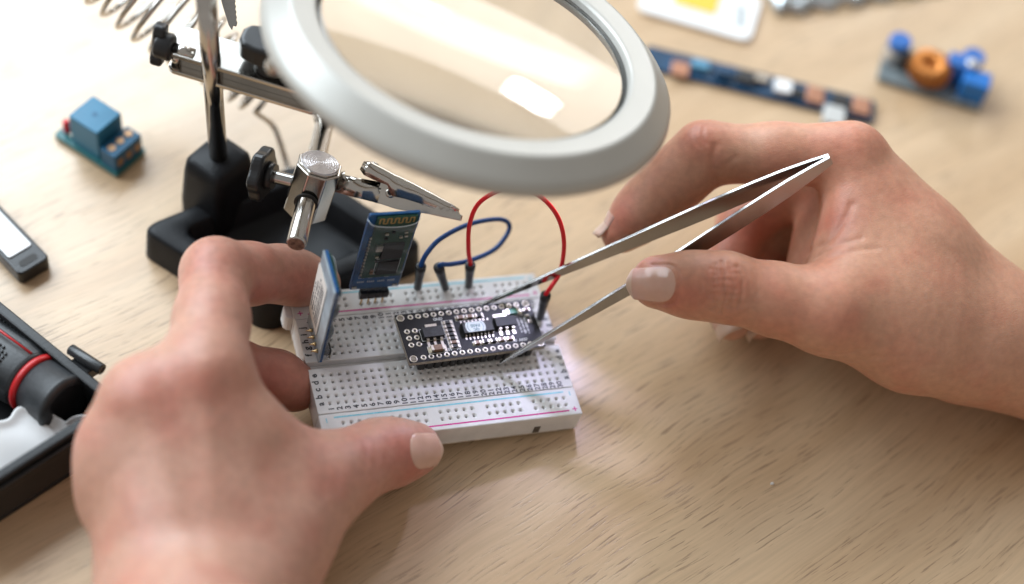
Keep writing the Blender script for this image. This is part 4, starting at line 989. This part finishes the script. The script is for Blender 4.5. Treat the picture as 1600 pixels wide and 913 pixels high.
# ------------------------------------------------------------------ hands: signed-distance sculpting, then surface nets
def smin(a, b, k):
    h = np.maximum(k - np.abs(a - b), 0) / k
    return np.minimum(a, b) - h * h * k * .25
def cone_d(Pt, a, b, ra, rb):
    a = a.astype(np.float32); ba = (b - a).astype(np.float32); pa = Pt - a
    h = np.clip((pa @ ba) / np.dot(ba, ba), 0, 1)
    return np.linalg.norm(pa - h[..., None] * ba, axis=-1) - (ra + (rb - ra) * h)
class HandField:
    """palm: list of (p0, p1, r0, r1); fingers: list of chains [(p, r), ...]"""
    def __init__(s, palm, fingers, kp=9.0, kf=3.5, kpf=6.0, kff=.7, extra=()):
        s.palm, s.fingers, s.kp, s.kf, s.kpf, s.kff, s.extra = palm, fingers, kp, kf, kpf, kff, extra
    def prims(s):
        for a, b, ra, rb in s.palm: yield a, b, ra, rb
        for ch in s.fingers:
            for (a, ra), (b, rb) in zip(ch[:-1], ch[1:]): yield a, b, ra, rb
    def bounds(s):
        lo = np.min([np.minimum(a - ra, b - rb) for a, b, ra, rb in s.prims()], 0); hi = np.max([np.maximum(a + ra, b + rb) for a, b, ra, rb in s.prims()], 0)
        return lo - 3, hi + 3
    def at(s, Pt):
        D = None
        for a, b, ra, rb in s.palm:
            d = cone_d(Pt, a, b, ra, rb); D = d if D is None else smin(D, d, s.kp)
        Fd = None
        for ch in s.fingers:
            c = None
            for (a, ra), (b, rb) in zip(ch[:-1], ch[1:]):
                d = cone_d(Pt, a, b, ra, rb); c = d if c is None else smin(c, d, s.kf)
            Fd = c if Fd is None else smin(Fd, c, s.kff)
        D = smin(D, Fd, s.kpf)
        for p, r, amp in s.extra:                                     # soft bulges and hollows
            q = np.sum((Pt - p.astype(np.float32)) ** 2, -1); D = D - amp * np.exp(-q / (r * r))
        return D
    def grid(s, h):
        lo, hi = s.bounds(); n = np.ceil((hi - lo) / h).astype(int) + 1
        B_ = 8; nb_ = -(-n // B_); n = nb_ * B_; ax_ = [(lo[i] + h * np.arange(n[i])).astype(np.float32) for i in range(3)]
        cen = [a_.reshape(-1, B_).mean(1) for a_ in ax_]; C_ = np.stack(np.meshgrid(*cen, indexing='ij'), -1); dc = s.at(C_)
        out = np.repeat(np.repeat(np.repeat(dc, B_, 0), B_, 1), B_, 2).astype(np.float32)         # far blocks keep one value
        act = np.argwhere(np.abs(dc) < h * B_ * .90 + 3.5); off = np.stack(np.meshgrid(*[np.arange(B_)] * 3, indexing='ij'), -1).reshape(-1, 3)
        for k0 in range(0, len(act), 256):
            ix = (act[k0:k0 + 256, None, :] * B_ + off[None]).reshape(-1, 3)
            out[ix[:, 0], ix[:, 1], ix[:, 2]] = s.at((lo + h * ix).astype(np.float32))
        return out, lo
    def hit(s, u, v, d0=380.0, d1=640.0):
        """first point of the skin along the line of sight of photo pixel (u, v)"""
        r = ray(u, v); t = d0
        for _ in range(70):
            dd = float(s.at((CW + r * t)[None].astype(np.float32))[0])
            if dd < .04: break
            t += max(.04, dd * .9)
            if t > d1: return None
        return CW + r * t
    def normal(s, p):
        e = .6; g = [(s.at((p + np.eye(3)[i] * e)[None].astype(np.float32))[0] - s.at((p - np.eye(3)[i] * e)[None].astype(np.float32))[0]) for i in range(3)]
        return nrm(g)
def surface_nets(f, lo, h):
    nx, ny, nz = f.shape; ins = f < 0
    c = [ins[i:nx - 1 + i, j:ny - 1 + j, k:nz - 1 + k] for i in (0, 1) for j in (0, 1) for k in (0, 1)]
    cnt = sum(x.astype(np.int8) for x in c); cells = np.argwhere((cnt > 0) & (cnt < 8)); M_ = len(cells)
    idm = -np.ones((nx - 1, ny - 1, nz - 1), np.int32); idm[cells[:, 0], cells[:, 1], cells[:, 2]] = np.arange(M_)
    acc = np.zeros((M_, 3)); w = np.zeros(M_); cor = [(i, j, k) for i in (0, 1) for j in (0, 1) for k in (0, 1)]
    val = [f[cells[:, 0] + i, cells[:, 1] + j, cells[:, 2] + k] for i, j, k in cor]
    for a in range(8):
        for b in range(a + 1, 8):
            da = np.array(cor[b]) - np.array(cor[a])
            if np.abs(da).sum() != 1: continue
            va, vb = val[a], val[b]; m_ = (va < 0) != (vb < 0); t = np.where(m_, va / np.where(va == vb, 1, va - vb), 0)
            acc += m_[:, None] * (np.array(cor[a])[None] + t[:, None] * da[None]); w += m_
    V_ = (cells + acc / w[:, None]) * h + lo; quads = []
    for axn in range(3):
        sl0 = [slice(None)] * 3; sl1 = [slice(None)] * 3; sl0[axn] = slice(0, -1); sl1[axn] = slice(1, None)
        A_, B_ = ins[tuple(sl0)], ins[tuple(sl1)]; E_ = np.argwhere(A_ != B_); u_, v_ = [(1, 2), (2, 0), (0, 1)][axn]
        ok = (E_[:, u_] > 0) & (E_[:, v_] > 0) & (E_[:, u_] < f.shape[u_] - 1) & (E_[:, v_] < f.shape[v_] - 1); E_ = E_[ok]
        def cid(du, dv):
            q = E_.copy(); q[:, u_] += du; q[:, v_] += dv; return idm[q[:, 0], q[:, 1], q[:, 2]]
        q = np.stack([cid(-1, -1), cid(0, -1), cid(0, 0), cid(-1, 0)], 1); flip = ~A_[E_[:, 0], E_[:, 1], E_[:, 2]]
        q[flip] = q[flip][:, ::-1]; quads.append(q)
    return V_, np.concatenate(quads)
def vnormals(V_, Q_):
    n_ = np.cross(V_[Q_[:, 2]] - V_[Q_[:, 0]], V_[Q_[:, 3]] - V_[Q_[:, 1]]); out = np.zeros_like(V_)
    for k in range(4): np.add.at(out, Q_[:, k], n_)
    return out / (np.linalg.norm(out, axis=1)[:, None] + 1e-12)
def relax(V_, Q_, it, lam=.5):
    for _ in range(it):
        acc = np.zeros_like(V_); w = np.zeros(len(V_))
        for k in range(4):
            a, b = Q_[:, k], Q_[:, (k + 1) % 4]; np.add.at(acc, a, V_[b]); np.add.at(acc, b, V_[a]); np.add.at(w, a, 1); np.add.at(w, b, 1)
        V_ = V_ + lam * (acc / w[:, None] - V_)
    return V_
def subdivide(V_, Q_):
    E_ = np.sort(np.concatenate([Q_[:, [k, (k + 1) % 4]] for k in range(4)]), 1); U_, inv = np.unique(E_[:, 0].astype(np.int64) * len(V_) + E_[:, 1], return_inverse=True)
    ea, eb = U_ // len(V_), U_ % len(V_); n = len(V_); m_ = len(U_); mid = (V_[ea] + V_[eb]) / 2; cen = V_[Q_].mean(1); F_ = len(Q_); inv = inv.reshape(4, F_)
    out = [np.stack([Q_[:, k], n + inv[k], n + m_ + np.arange(F_), n + inv[(k + 3) % 4]], 1) for k in range(4)]
    return np.concatenate([V_, mid, cen]), np.concatenate(out)
def seg_dist(V_, poly):
    d = np.full(len(V_), 1e9)
    for a, b in zip(poly[:-1], poly[1:]):
        ba = b - a; h = np.clip(((V_ - a) @ ba) / (ba @ ba + 1e-9), 0, 1); d = np.minimum(d, np.linalg.norm(V_ - a - h[:, None] * ba, axis=1))
    return d
def make_hand(name, label, field, h, creases=(), blush=(), sub=False, matr=None, origin=None):
    f, lo = field.grid(h); V_, Q_ = surface_nets(f, lo, h); V_ = relax(V_, Q_, 2)
    if sub: V_, Q_ = subdivide(V_, Q_); V_ = relax(V_, Q_, 3)
    N_ = vnormals(V_, Q_); disp = np.zeros(len(V_)); fac = np.zeros(len(V_))
    for pts, amp, w in creases:
        pl = [field.hit(*p) if len(p) == 2 else p for p in pts]; pl = [p for p in pl if p is not None]
        if len(pl) < 2: continue
        pl = list(catmull(pl, 5)); lo_, hi_ = np.min(pl, 0) - 4 * w, np.max(pl, 0) + 4 * w
        ix = np.where(np.all((V_ > lo_) & (V_ < hi_), 1))[0]
        if len(ix): g = np.exp(-(seg_dist(V_[ix], pl) / w) ** 2); disp[ix] -= amp * (1.7 if w < .85 else 1.0) * g; 
    for p, r, a in blush:
        q = field.hit(*p) if len(p) == 2 else p
        if q is not None: fac += a * np.exp(-np.sum((V_ - q) ** 2, 1) / (r * r))
    V_ = V_ + N_ * disp[:, None]
    me = bpy.data.meshes.new(name); nv, nq = len(V_), len(Q_)
    me.vertices.add(nv); me.vertices.foreach_set('co', ((V_ - origin) * S).astype(np.float32).ravel())
    me.loops.add(nq * 4); me.loops.foreach_set('vertex_index', Q_.astype(np.int32).ravel())
    me.polygons.add(nq); me.polygons.foreach_set('loop_start', np.arange(0, nq * 4, 4, dtype=np.int32)); me.polygons.foreach_set('use_smooth', np.ones(nq, bool))
    me.update(calc_edges=True); me.validate()
    at_ = me.attributes.new('blush', 'FLOAT', 'POINT'); at_.data.foreach_set('value', fac.astype(np.float32))
    me.materials.append(matr); o = bpy.data.objects.new(name, me); col.objects.link(o); o.location = origin * S
    print(name, nv, 'zmin', V_[:, 2].min())
    return tag(o, label, 'hand')
def skin(name, base, red, scale):
    m = bpy.data.materials.new(name); m.use_nodes = True; nt = m.node_tree; N = nt.nodes.new; L = nt.links.new; b = nt.nodes['Principled BSDF']
    tc = N('ShaderNodeTexCoord'); at_ = N('ShaderNodeAttribute'); at_.attribute_name = 'blush'
    n1 = N('ShaderNodeTexNoise'); n1.inputs['Scale'].default_value = 75; n1.inputs['Detail'].default_value = 6; L(tc.outputs['Object'], n1.inputs['Vector'])
    n3 = N('ShaderNodeTexNoise'); n3.inputs['Scale'].default_value = 420; n3.inputs['Detail'].default_value = 4; L(tc.outputs['Object'], n3.inputs['Vector'])
    r1 = N('ShaderNodeMapRange'); r1.inputs[1].default_value = .3; r1.inputs[2].default_value = .7; r1.inputs[3].default_value = -.30; r1.inputs[4].default_value = .42; L(n1.outputs['Fac'], r1.inputs[0])
    ad = N('ShaderNodeMath'); ad.operation = 'ADD'; ad.use_clamp = True; L(at_.outputs['Fac'], ad.inputs[0]); L(r1.outputs[0], ad.inputs[1])
    mx = N('ShaderNodeMix'); mx.data_type = 'RGBA'; L(ad.outputs[0], mx.inputs[0]); mx.inputs[6].default_value = (*base, 1); mx.inputs[7].default_value = (*red, 1)
    r3 = N('ShaderNodeMapRange'); r3.inputs[1].default_value = .3; r3.inputs[2].default_value = .7; r3.inputs[3].default_value = .90; r3.inputs[4].default_value = 1.08; L(n3.outputs['Fac'], r3.inputs[0])
    vm = N('ShaderNodeVectorMath'); vm.operation = 'SCALE'; L(mx.outputs[2], vm.inputs[0]); L(r3.outputs[0], vm.inputs['Scale']); L(vm.outputs[0], b.inputs['Base Color'])
    b.inputs['Roughness'].default_value = .46; b.inputs['Specular IOR Level'].default_value = .42
    b.inputs['Subsurface Weight'].default_value = .35; b.inputs['Subsurface Radius'].default_value = (2.6, 1.0, .55); b.inputs['Subsurface Scale'].default_value = .0011
    # skin lines: two stretched cell patterns and pores
    def cells(sc, st_):
        mp = N('ShaderNodeMapping'); mp.inputs['Scale'].default_value = st_; L(tc.outputs['Object'], mp.inputs['Vector'])
        v = N('ShaderNodeTexVoronoi'); v.feature = 'DISTANCE_TO_EDGE'; v.inputs['Scale'].default_value = sc; L(mp.outputs[0], v.inputs['Vector'])
        r = N('ShaderNodeMapRange'); r.inputs[1].default_value = 0; r.inputs[2].default_value = .28; L(v.outputs['Distance'], r.inputs[0]); return r.outputs[0]
    c1, c2 = cells(1700 * scale, (1, 1, 1.0)), cells(800 * scale, (.6, 1.3, 1))
    s1_ = N('ShaderNodeMath'); s1_.operation = 'MULTIPLY_ADD'; L(c2, s1_.inputs[0]); s1_.inputs[1].default_value = .8; L(c1, s1_.inputs[2])
    s2_ = N('ShaderNodeMath'); s2_.operation = 'MULTIPLY_ADD'; L(n3.outputs['Fac'], s2_.inputs[0]); s2_.inputs[1].default_value = .5; L(s1_.outputs[0], s2_.inputs[2])
    bp = N('ShaderNodeBump'); bp.inputs['Strength'].default_value = .24; bp.inputs['Distance'].default_value = .0001; L(s2_.outputs[0], bp.inputs['Height']); L(bp.outputs[0], b.inputs['Normal'])
    return m
skinR = skin('skin_tan', (0.515, 0.262, 0.168), (0.48, 0.160, 0.100), 1.0)
skinL = skin('skin_pale', (0.470, 0.255, 0.184), (0.44, 0.152, 0.108), 1.0)
nailm = mat('fingernail', (0.58, 0.355, 0.275), .20, var=.06, vscale=200, sss=.3, sssr=(1.5, .7, .5), spec=.5)
nailtip = mat('nail_free_edge', (0.56, 0.40, 0.30), .3, sss=.3, sssr=(1.5, 1.2, 1.0))
def nail(field, parent, origin, corners, ext=3.0, lift=.16, dome=.30):
    """corners in photo pixels: cuticle a, cuticle b, tip b, tip a; the plate follows the finger and runs past its end"""
    ca, cb_, tb_, ta = [field.hit(*c) for c in corners]; nx, ny = 18, 22
    base_n = nrm(field.normal((ca + cb_) / 2) + field.normal((ca + cb_ + ta + tb_) / 4)); Ln = np.linalg.norm((ta + tb_ - ca - cb_) / 2); P_ = np.zeros((ny + 1, nx + 1, 3)); tmax = 1 + ext / Ln
    for j in range(ny + 1):
        t = j / ny
        w = max(.12, math.sqrt(max(0, 1 - ((.34 - t) / .34) ** 2))) if t < .34 else 1.0
        if t > .86: w *= 1 - .22 * ((t - .86) / .14) ** 2
        for i in range(nx + 1):
            q = (2 * i / nx - 1) * w; s_ = (q + 1) / 2; tt = t * tmax - .06 * (2 * i / nx - 1) ** 2 * (t > .86) * (t - .86) / .14 * 1.5
            P_[j, i] = (ca * (1 - s_) + cb_ * s_) * (1 - tt) + (ta * (1 - s_) + tb_ * s_) * tt
    jf = int(ny / tmax * .93); F_ = P_[:jf + 1].reshape(-1, 3)
    for _ in range(10): F_ = F_ - base_n * (field.at(F_.astype(np.float32)) * .8)[:, None]
    P_[:jf + 1] = F_.reshape(jf + 1, nx + 1, 3)
    flat = P_.copy()
    for j in range(jf + 1, ny + 1):                                    # the free end keeps the direction of the plate
        for i in range(nx + 1):
            stp = (P_[jf, i] - P_[jf - 4, i]) / 4; ideal = flat[j, i]; n_off = np.dot(P_[jf, i] + stp * (j - jf) - ideal, base_n); P_[j, i] = ideal + base_n * (n_off - .02 * (j - jf) ** 2)
    for j in range(ny + 1):
        for i in range(nx + 1):
            q = 2 * i / nx - 1; P_[j, i] += base_n * (lift * (1 - .9 * q ** 4) * min(1, j / 3) + dome * (1 - q * q) * min(1, j / 4))
    m_ = MB(); m_.add(P_.reshape(-1, 3), [(j * (nx + 1) + i, j * (nx + 1) + i + 1, (j + 1) * (nx + 1) + i + 1, (j + 1) * (nx + 1) + i) for j in range(ny) for i in range(nx)], 0, True)
    m_.mi = [1 if (k // nx) >= ny - 3 else 0 for k in range(len(m_.f))]
    o = m_.build('fingernail', [nailm, nailtip], parent, origin=origin, smooth=True)
    sl_ = o.modifiers.new('plate', 'SOLIDIFY'); sl_.thickness = .5 * S; sl_.offset = -1
    o.modifiers.new('sub', 'SUBSURF').render_levels = 1
    return o
# ---- right hand
J = pd
# joints
iM, iP, iD, iT = J(1326, 243, 512), J(1100, 240, 516), J(1022, 312, 520), J(970, 365, 522)
mM, mP, mD, mT = J(1312, 256, 531), J(1165, 345, 547), J(1126, 450, 538), J(1143, 503, 530)
rM, rP, rD, rT = J(1296, 275, 546), J(1192, 362, 555), J(1166, 452, 546), J(1186, 502, 538)
kM, kP, kD, kT = J(1285, 300, 557), J(1215, 382, 558), J(1205, 440, 549), J(1216, 478, 543)
tC, tM, tI, tT = J(1425, 528, 507), J(1292, 487, 495), J(1132, 449, 492), J(1028, 441, 495)
wr, fa_ = J(1545, 528, 521), J(1790, 622, 527)
palmR = [
    (fa_, wr, 21.5, 20.0), (J(1780, 600, 540), J(1540, 515, 534), 18, 17),
    (wr, J(1420, 400, 520), 20, 17), (J(1520, 495, 522), J(1345, 262, 515), 17, 10.5), (J(1520, 505, 536), J(1322, 270, 533), 16, 10.5),
    (J(1520, 515, 545), J(1305, 290, 549), 14, 10), (J(1520, 525, 548), J(1296, 312, 558), 12, 9),
    (J(1490, 535, 512), tC, 18, 15.5), (tC, tM, 15.2, 12.6), (J(1440, 480, 508), J(1330, 455, 499), 17, 12.5),
    (J(1372, 330, 512), J(1342, 440, 502), 12.5, 11.5), (J(1420, 400, 512), J(1390, 470, 506), 17, 16), (J(1338, 300, 511), J(1322, 390, 506), 8.5, 9.0), (J(1305, 330, 532), J(1285, 430, 524), 12, 12),
]
fingR = [
    [(iM, 10.2), ((iM + iP) / 2, 9.4), (iP, 9.6), ((iP + iD) / 2, 9.5), (iD, 9.0), ((iD + iT) / 2, 8.1), (iT, 6.4)],
    [(mM, 10), (mP, 8.8), (mD, 7.8), (mT, 6.2)], [(rM, 9.5), (rP, 8.4), (rD, 7.4), (rT, 6.0)], [(kM, 8.5), (kP, 7.2), (kD, 6.4), (kT, 5.4)],
    [(tM, 12.4), ((tM + tI) / 2, 10.6), (tI, 10.1), ((tI + tT) / 2, 9.5), (tT, 8.2)],
]
exR = [(J(1342, 205, 505), 10, 1.2), (J(1085, 205, 505), 7, .5), (J(1300, 470, 482), 12, 1.0), (J(1345, 420, 485), 14, -.8), (J(1190, 448, 480), 12, -.5), (J(1040, 330, 505), 8, -.3)]
FR = HandField(palmR, fingR, kp=9, kf=4.5, kpf=5.0, kff=.6, extra=exR)
crR = []
# thumb knuckle wrinkles
for x, amp, w, y0, y1, bow in ((1108, .10, .7, 418, 482, 5), (1118, .16, .6, 412, 488, 4), (1128, .30, .55, 408, 490, -5), (1140, .16, .6, 412, 486, -6), (1152, .30, .6, 415, 480, -9), (1163, .10, .7, 420, 478, -10), (1096, .08, .7, 425, 476, 5), (1176, .07, .8, 424, 474, -8)):
    crR.append(([(x + bow * math.sin(math.pi * k / 6) * -1 + random.uniform(-1.6, 1.6), y0 + (y1 - y0) * k / 6) for k in range(7)], amp, w))
for k in range(7):
    yy = 420 + k * 10; crR.append(([(1112 + random.uniform(-4, 4), yy), (1130, yy + random.uniform(-4, 4)), (1150 + random.uniform(-5, 8), yy + random.uniform(-5, 5))], .10, .5))
# web folds, wrist folds, finger-joint fold
crR += [([(1263, 396), (1290, 380), (1318, 345), (1330, 320)], .45, 1.3), ([(1280, 398), (1312, 382), (1345, 372)], .28, 1.0), ([(1300, 402), (1335, 392), (1372, 388)], .2, .9),
        ([(1120, 285), (1114, 255), (1118, 228)], .55, 1.4), ([(1126, 290), (1135, 262), (1150, 245)], .2, 1.0),
        ([(1265, 545), (1300, 553), (1345, 548)], .30, .9), ([(1275, 556), (1320, 567), (1370, 558)], .25, .9), ([(1300, 570), (1350, 580), (1395, 572)], .18, .9),
        ([(1100, 198), (1098, 212), (1104, 226)], .12, .8), ([(1088, 200), (1086, 215), (1092, 228)], .12, .8)]
crR += [([(1003, 412), (1040, 410), (1059, 417), (1066, 445), (1061, 474), (1040, 482), (1003, 477)], -.22, 1.0), ([(1020, 413), (1044, 413), (1057, 421), (1061, 445), (1056, 470), (1040, 477), (1020, 476)], .2, .5)]
blR = [((1128, 450), 10, .55), ((1300, 480), 14, .35), ((1085, 215), 9, .6), ((965, 350), 9, .5), ((1335, 215), 11, .45), ((1250, 270), 14, .35), ((1200, 330), 16, .6), ((1150, 390), 12, .6), ((1060, 460), 7, .35), ((1040, 470), 6, .3), ((1290, 350), 10, .5)]
oR = J(1400, 560, 540) * (1, 1, 0)
hr = make_hand('hand', 'right hand pinching steel tweezers between thumb and index finger', FR, .95, crR, blR, True, skinR, oR)
nail(FR, hr, oR, [(1061, 414), (1057, 476), (1000, 470), (1000, 418)], ext=4.4)
def side_nail(field, par, org, pbase, ptip, ndir, wid, ov=1.5):
    """small nail seen from the side: pbase/ptip in 3-D along the finger, ndir the way it faces"""
    ax_ = nrm(ptip - pbase); n_ = nrm(ndir - ax_ * np.dot(ndir, ax_)); sd2 = np.cross(ax_, n_); m_ = MB(); vs = []; nx, ny = 10, 10; Ln = np.linalg.norm(ptip - pbase)
    for j in range(ny + 1):
        for i in range(nx + 1):
            q = 2 * i / nx - 1; t = j / ny; ang = q * 1.0; l_ = Ln * (t * (1 - .12 * q * q) + .08 * q * q)
            o_ = pbase + ax_ * l_; dirn = math.cos(ang) * n_ + math.sin(ang) * sd2; rr = 2.0
            for _ in range(14):
                d_ = float(field.at((o_ + dirn * rr)[None].astype(np.float32))[0])
                if abs(d_) < .02: break
                rr -= d_ * .8
            rr = min(max(rr, wid * .75), wid * 1.3); vs.append((o_, dirn, rr))
    jr = int(ny * .7)
    for j in range(ny + 1):
        for i in range(nx + 1):
            o_, dirn, rr = vs[j * (nx + 1) + i]
            if j > jr: rr = vs[jr * (nx + 1) + i][2]
            vs[j * (nx + 1) + i] = (o_, dirn, rr)
    m_.add([o_ + dirn * (rr + .18) for o_, dirn, rr in vs], [(j * (nx + 1) + i, j * (nx + 1) + i + 1, (j + 1) * (nx + 1) + i + 1, (j + 1) * (nx + 1) + i) for j in range(ny) for i in range(nx)], 0, True)
    m_.mi = [1 if (k // nx) >= ny - 3 else 0 for k in range(len(m_.f))]
    o = m_.build('fingernail', [nailm, nailtip], par, origin=org, smooth=True); sl_ = o.modifiers.new('plate', 'SOLIDIFY'); sl_.thickness = .4 * S; sl_.offset = -1
    return o
upi = nrm(J(1000, 290, 505) - J(1015, 315, 513))
axI = nrm(iT - iD); side_nail(FR, hr, oR, iD + axI * 4.2, iT + axI * 6.3, J(930, 330, 516) - J(985, 345, 514), 6.0)
for D_, T_ in ((mD, mT), (rD, rT)):
    axm = nrm(T_ - D_); side_nail(FR, hr, oR, D_ + axm * 4.0, T_ + axm * 7.4, nrm(CW - T_) * 1.0 - RW[0] * .55, 6.0)
# ---- left hand
jM, jP, jD, jT = J(322, 582, 452), J(338, 428, 482), J(438, 428, 503), J(500, 443, 514)
nM, nP, nD, nT = J(232, 622, 452), J(352, 575, 488), J(432, 594, 496), J(462, 606, 500)
oM, oP, oD, oT = J(193, 694, 454), J(290, 660, 485), J(370, 680, 492), J(405, 690, 494)
qM, qP, qD, qT = J(186, 775, 458), J(240, 760, 480), J(300, 770, 486), J(330, 775, 487)
sC, sM, sI, sT = J(428, 850, 455), J(505, 752, 470), J(588, 711, 484), J(650, 702, 490)
palmL = [
    (J(330, 1250, 372), J(310, 960, 432), 24, 21), (J(290, 1250, 375), J(262, 960, 436), 22, 18),
    (J(350, 930, 440), J(330, 610, 456), 15, 11), (J(300, 930, 438), J(240, 640, 451), 15, 10.3), (J(262, 930, 440), J(200, 708, 452), 14, 10), (J(232, 935, 444), J(196, 785, 458), 13, 9.5),
    (J(390, 930, 445), sC, 17, 14.5), (sC, sM, 14.5, 12.6), (J(385, 700, 458), J(465, 755, 467), 13, 12), (J(345, 650, 456), J(410, 720, 462), 12, 12), (J(380, 800, 455), J(440, 790, 460), 16, 13),
    (J(290, 800, 446), J(280, 720, 450), 14, 12), (J(312, 575, 457), J(236, 624, 453), 11, 10.2), (J(222, 635, 452), J(196, 700, 454), 10.3, 10), (J(196, 700, 454), J(190, 780, 459), 9.8, 9.4), (J(300, 640, 455), J(200, 740, 455), 12, 12),
]
fingL = [
    [(jM, 10.6), ((jM + jP) / 2, 10.4), (jP, 9.9), ((jP + jD) / 2, 8.9), (jD, 8.3), ((jD + jT) / 2, 7.8), (jT, 6.6)],
    [(nM, 10), (nP, 9.2), (nD, 8.4), (nT, 7.4)], [(oM, 9.8), (oP, 9), (oD, 8), (oT, 7)], [(qM, 9), (qP, 7.6), (qD, 6.8), (qT, 6)],
    [(sM, 12.4), ((sM + sI) / 2, 10.6), (sI, 9.9), ((sI + sT) / 2, 9.2), (sT, 7.8)],
]
exL = [(J(316, 555, 444), 11, .5),  (J(330, 390, 474), 8, .8), (J(330, 760, 432), 16, -1.0)]
FL_ = HandField(palmL, fingL, kp=9, kf=4.5, kpf=6.0, kff=.8, extra=exL)
crL = [([(322, 575), (328, 700), (340, 880)], -.55, 3.6), ([(220, 625), (262, 760), (300, 890)], -.5, 3.4), ([(262, 590), (290, 680), (318, 860)], .2, 4.0), ([(190, 650), (225, 760), (265, 880)], .25, 3.6), ([(300, 545), (322, 552), (345, 548)], .22, 1.2), ([(295, 535), (320, 540), (350, 536)], .18, 1.2), ([(520, 700), (528, 730), (522, 768)], .3, 1.6), ([(508, 700), (512, 735), (505, 770)], .22, 1.6),
       ([(330, 400), (350, 408), (372, 420)], .15, 1.0), ([(322, 410), (345, 420), (368, 432)], .15, 1.0), ([(405, 460), (418, 440), (424, 412)], .22, 1.5), ([(585, 690), (590, 712), (586, 735)], .25, 1.0), ([(600, 688), (606, 712), (600, 738)], .2, 1.0), ([(570, 690), (573, 712), (570, 738)], .2, 1.0)]
blL = [((335, 400), 12, .6), ((440, 430), 16, .7), ((300, 570), 14, .4), ((440, 590), 16, .8), ((600, 700), 12, .4), ((650, 720), 9, .5), ((480, 730), 15, .3), ((200, 600), 12, .3)]
oL = J(330, 850, 470) * (1, 1, 0)
hlf = make_hand('hand', 'left hand gripping the left end of the white breadboard', FL_, 1.15, crL, blL, False, skinL, oL)
nail(FL_, hlf, oL, [(632, 676), (640, 737), (680, 730), (676, 676)], ext=2.6)
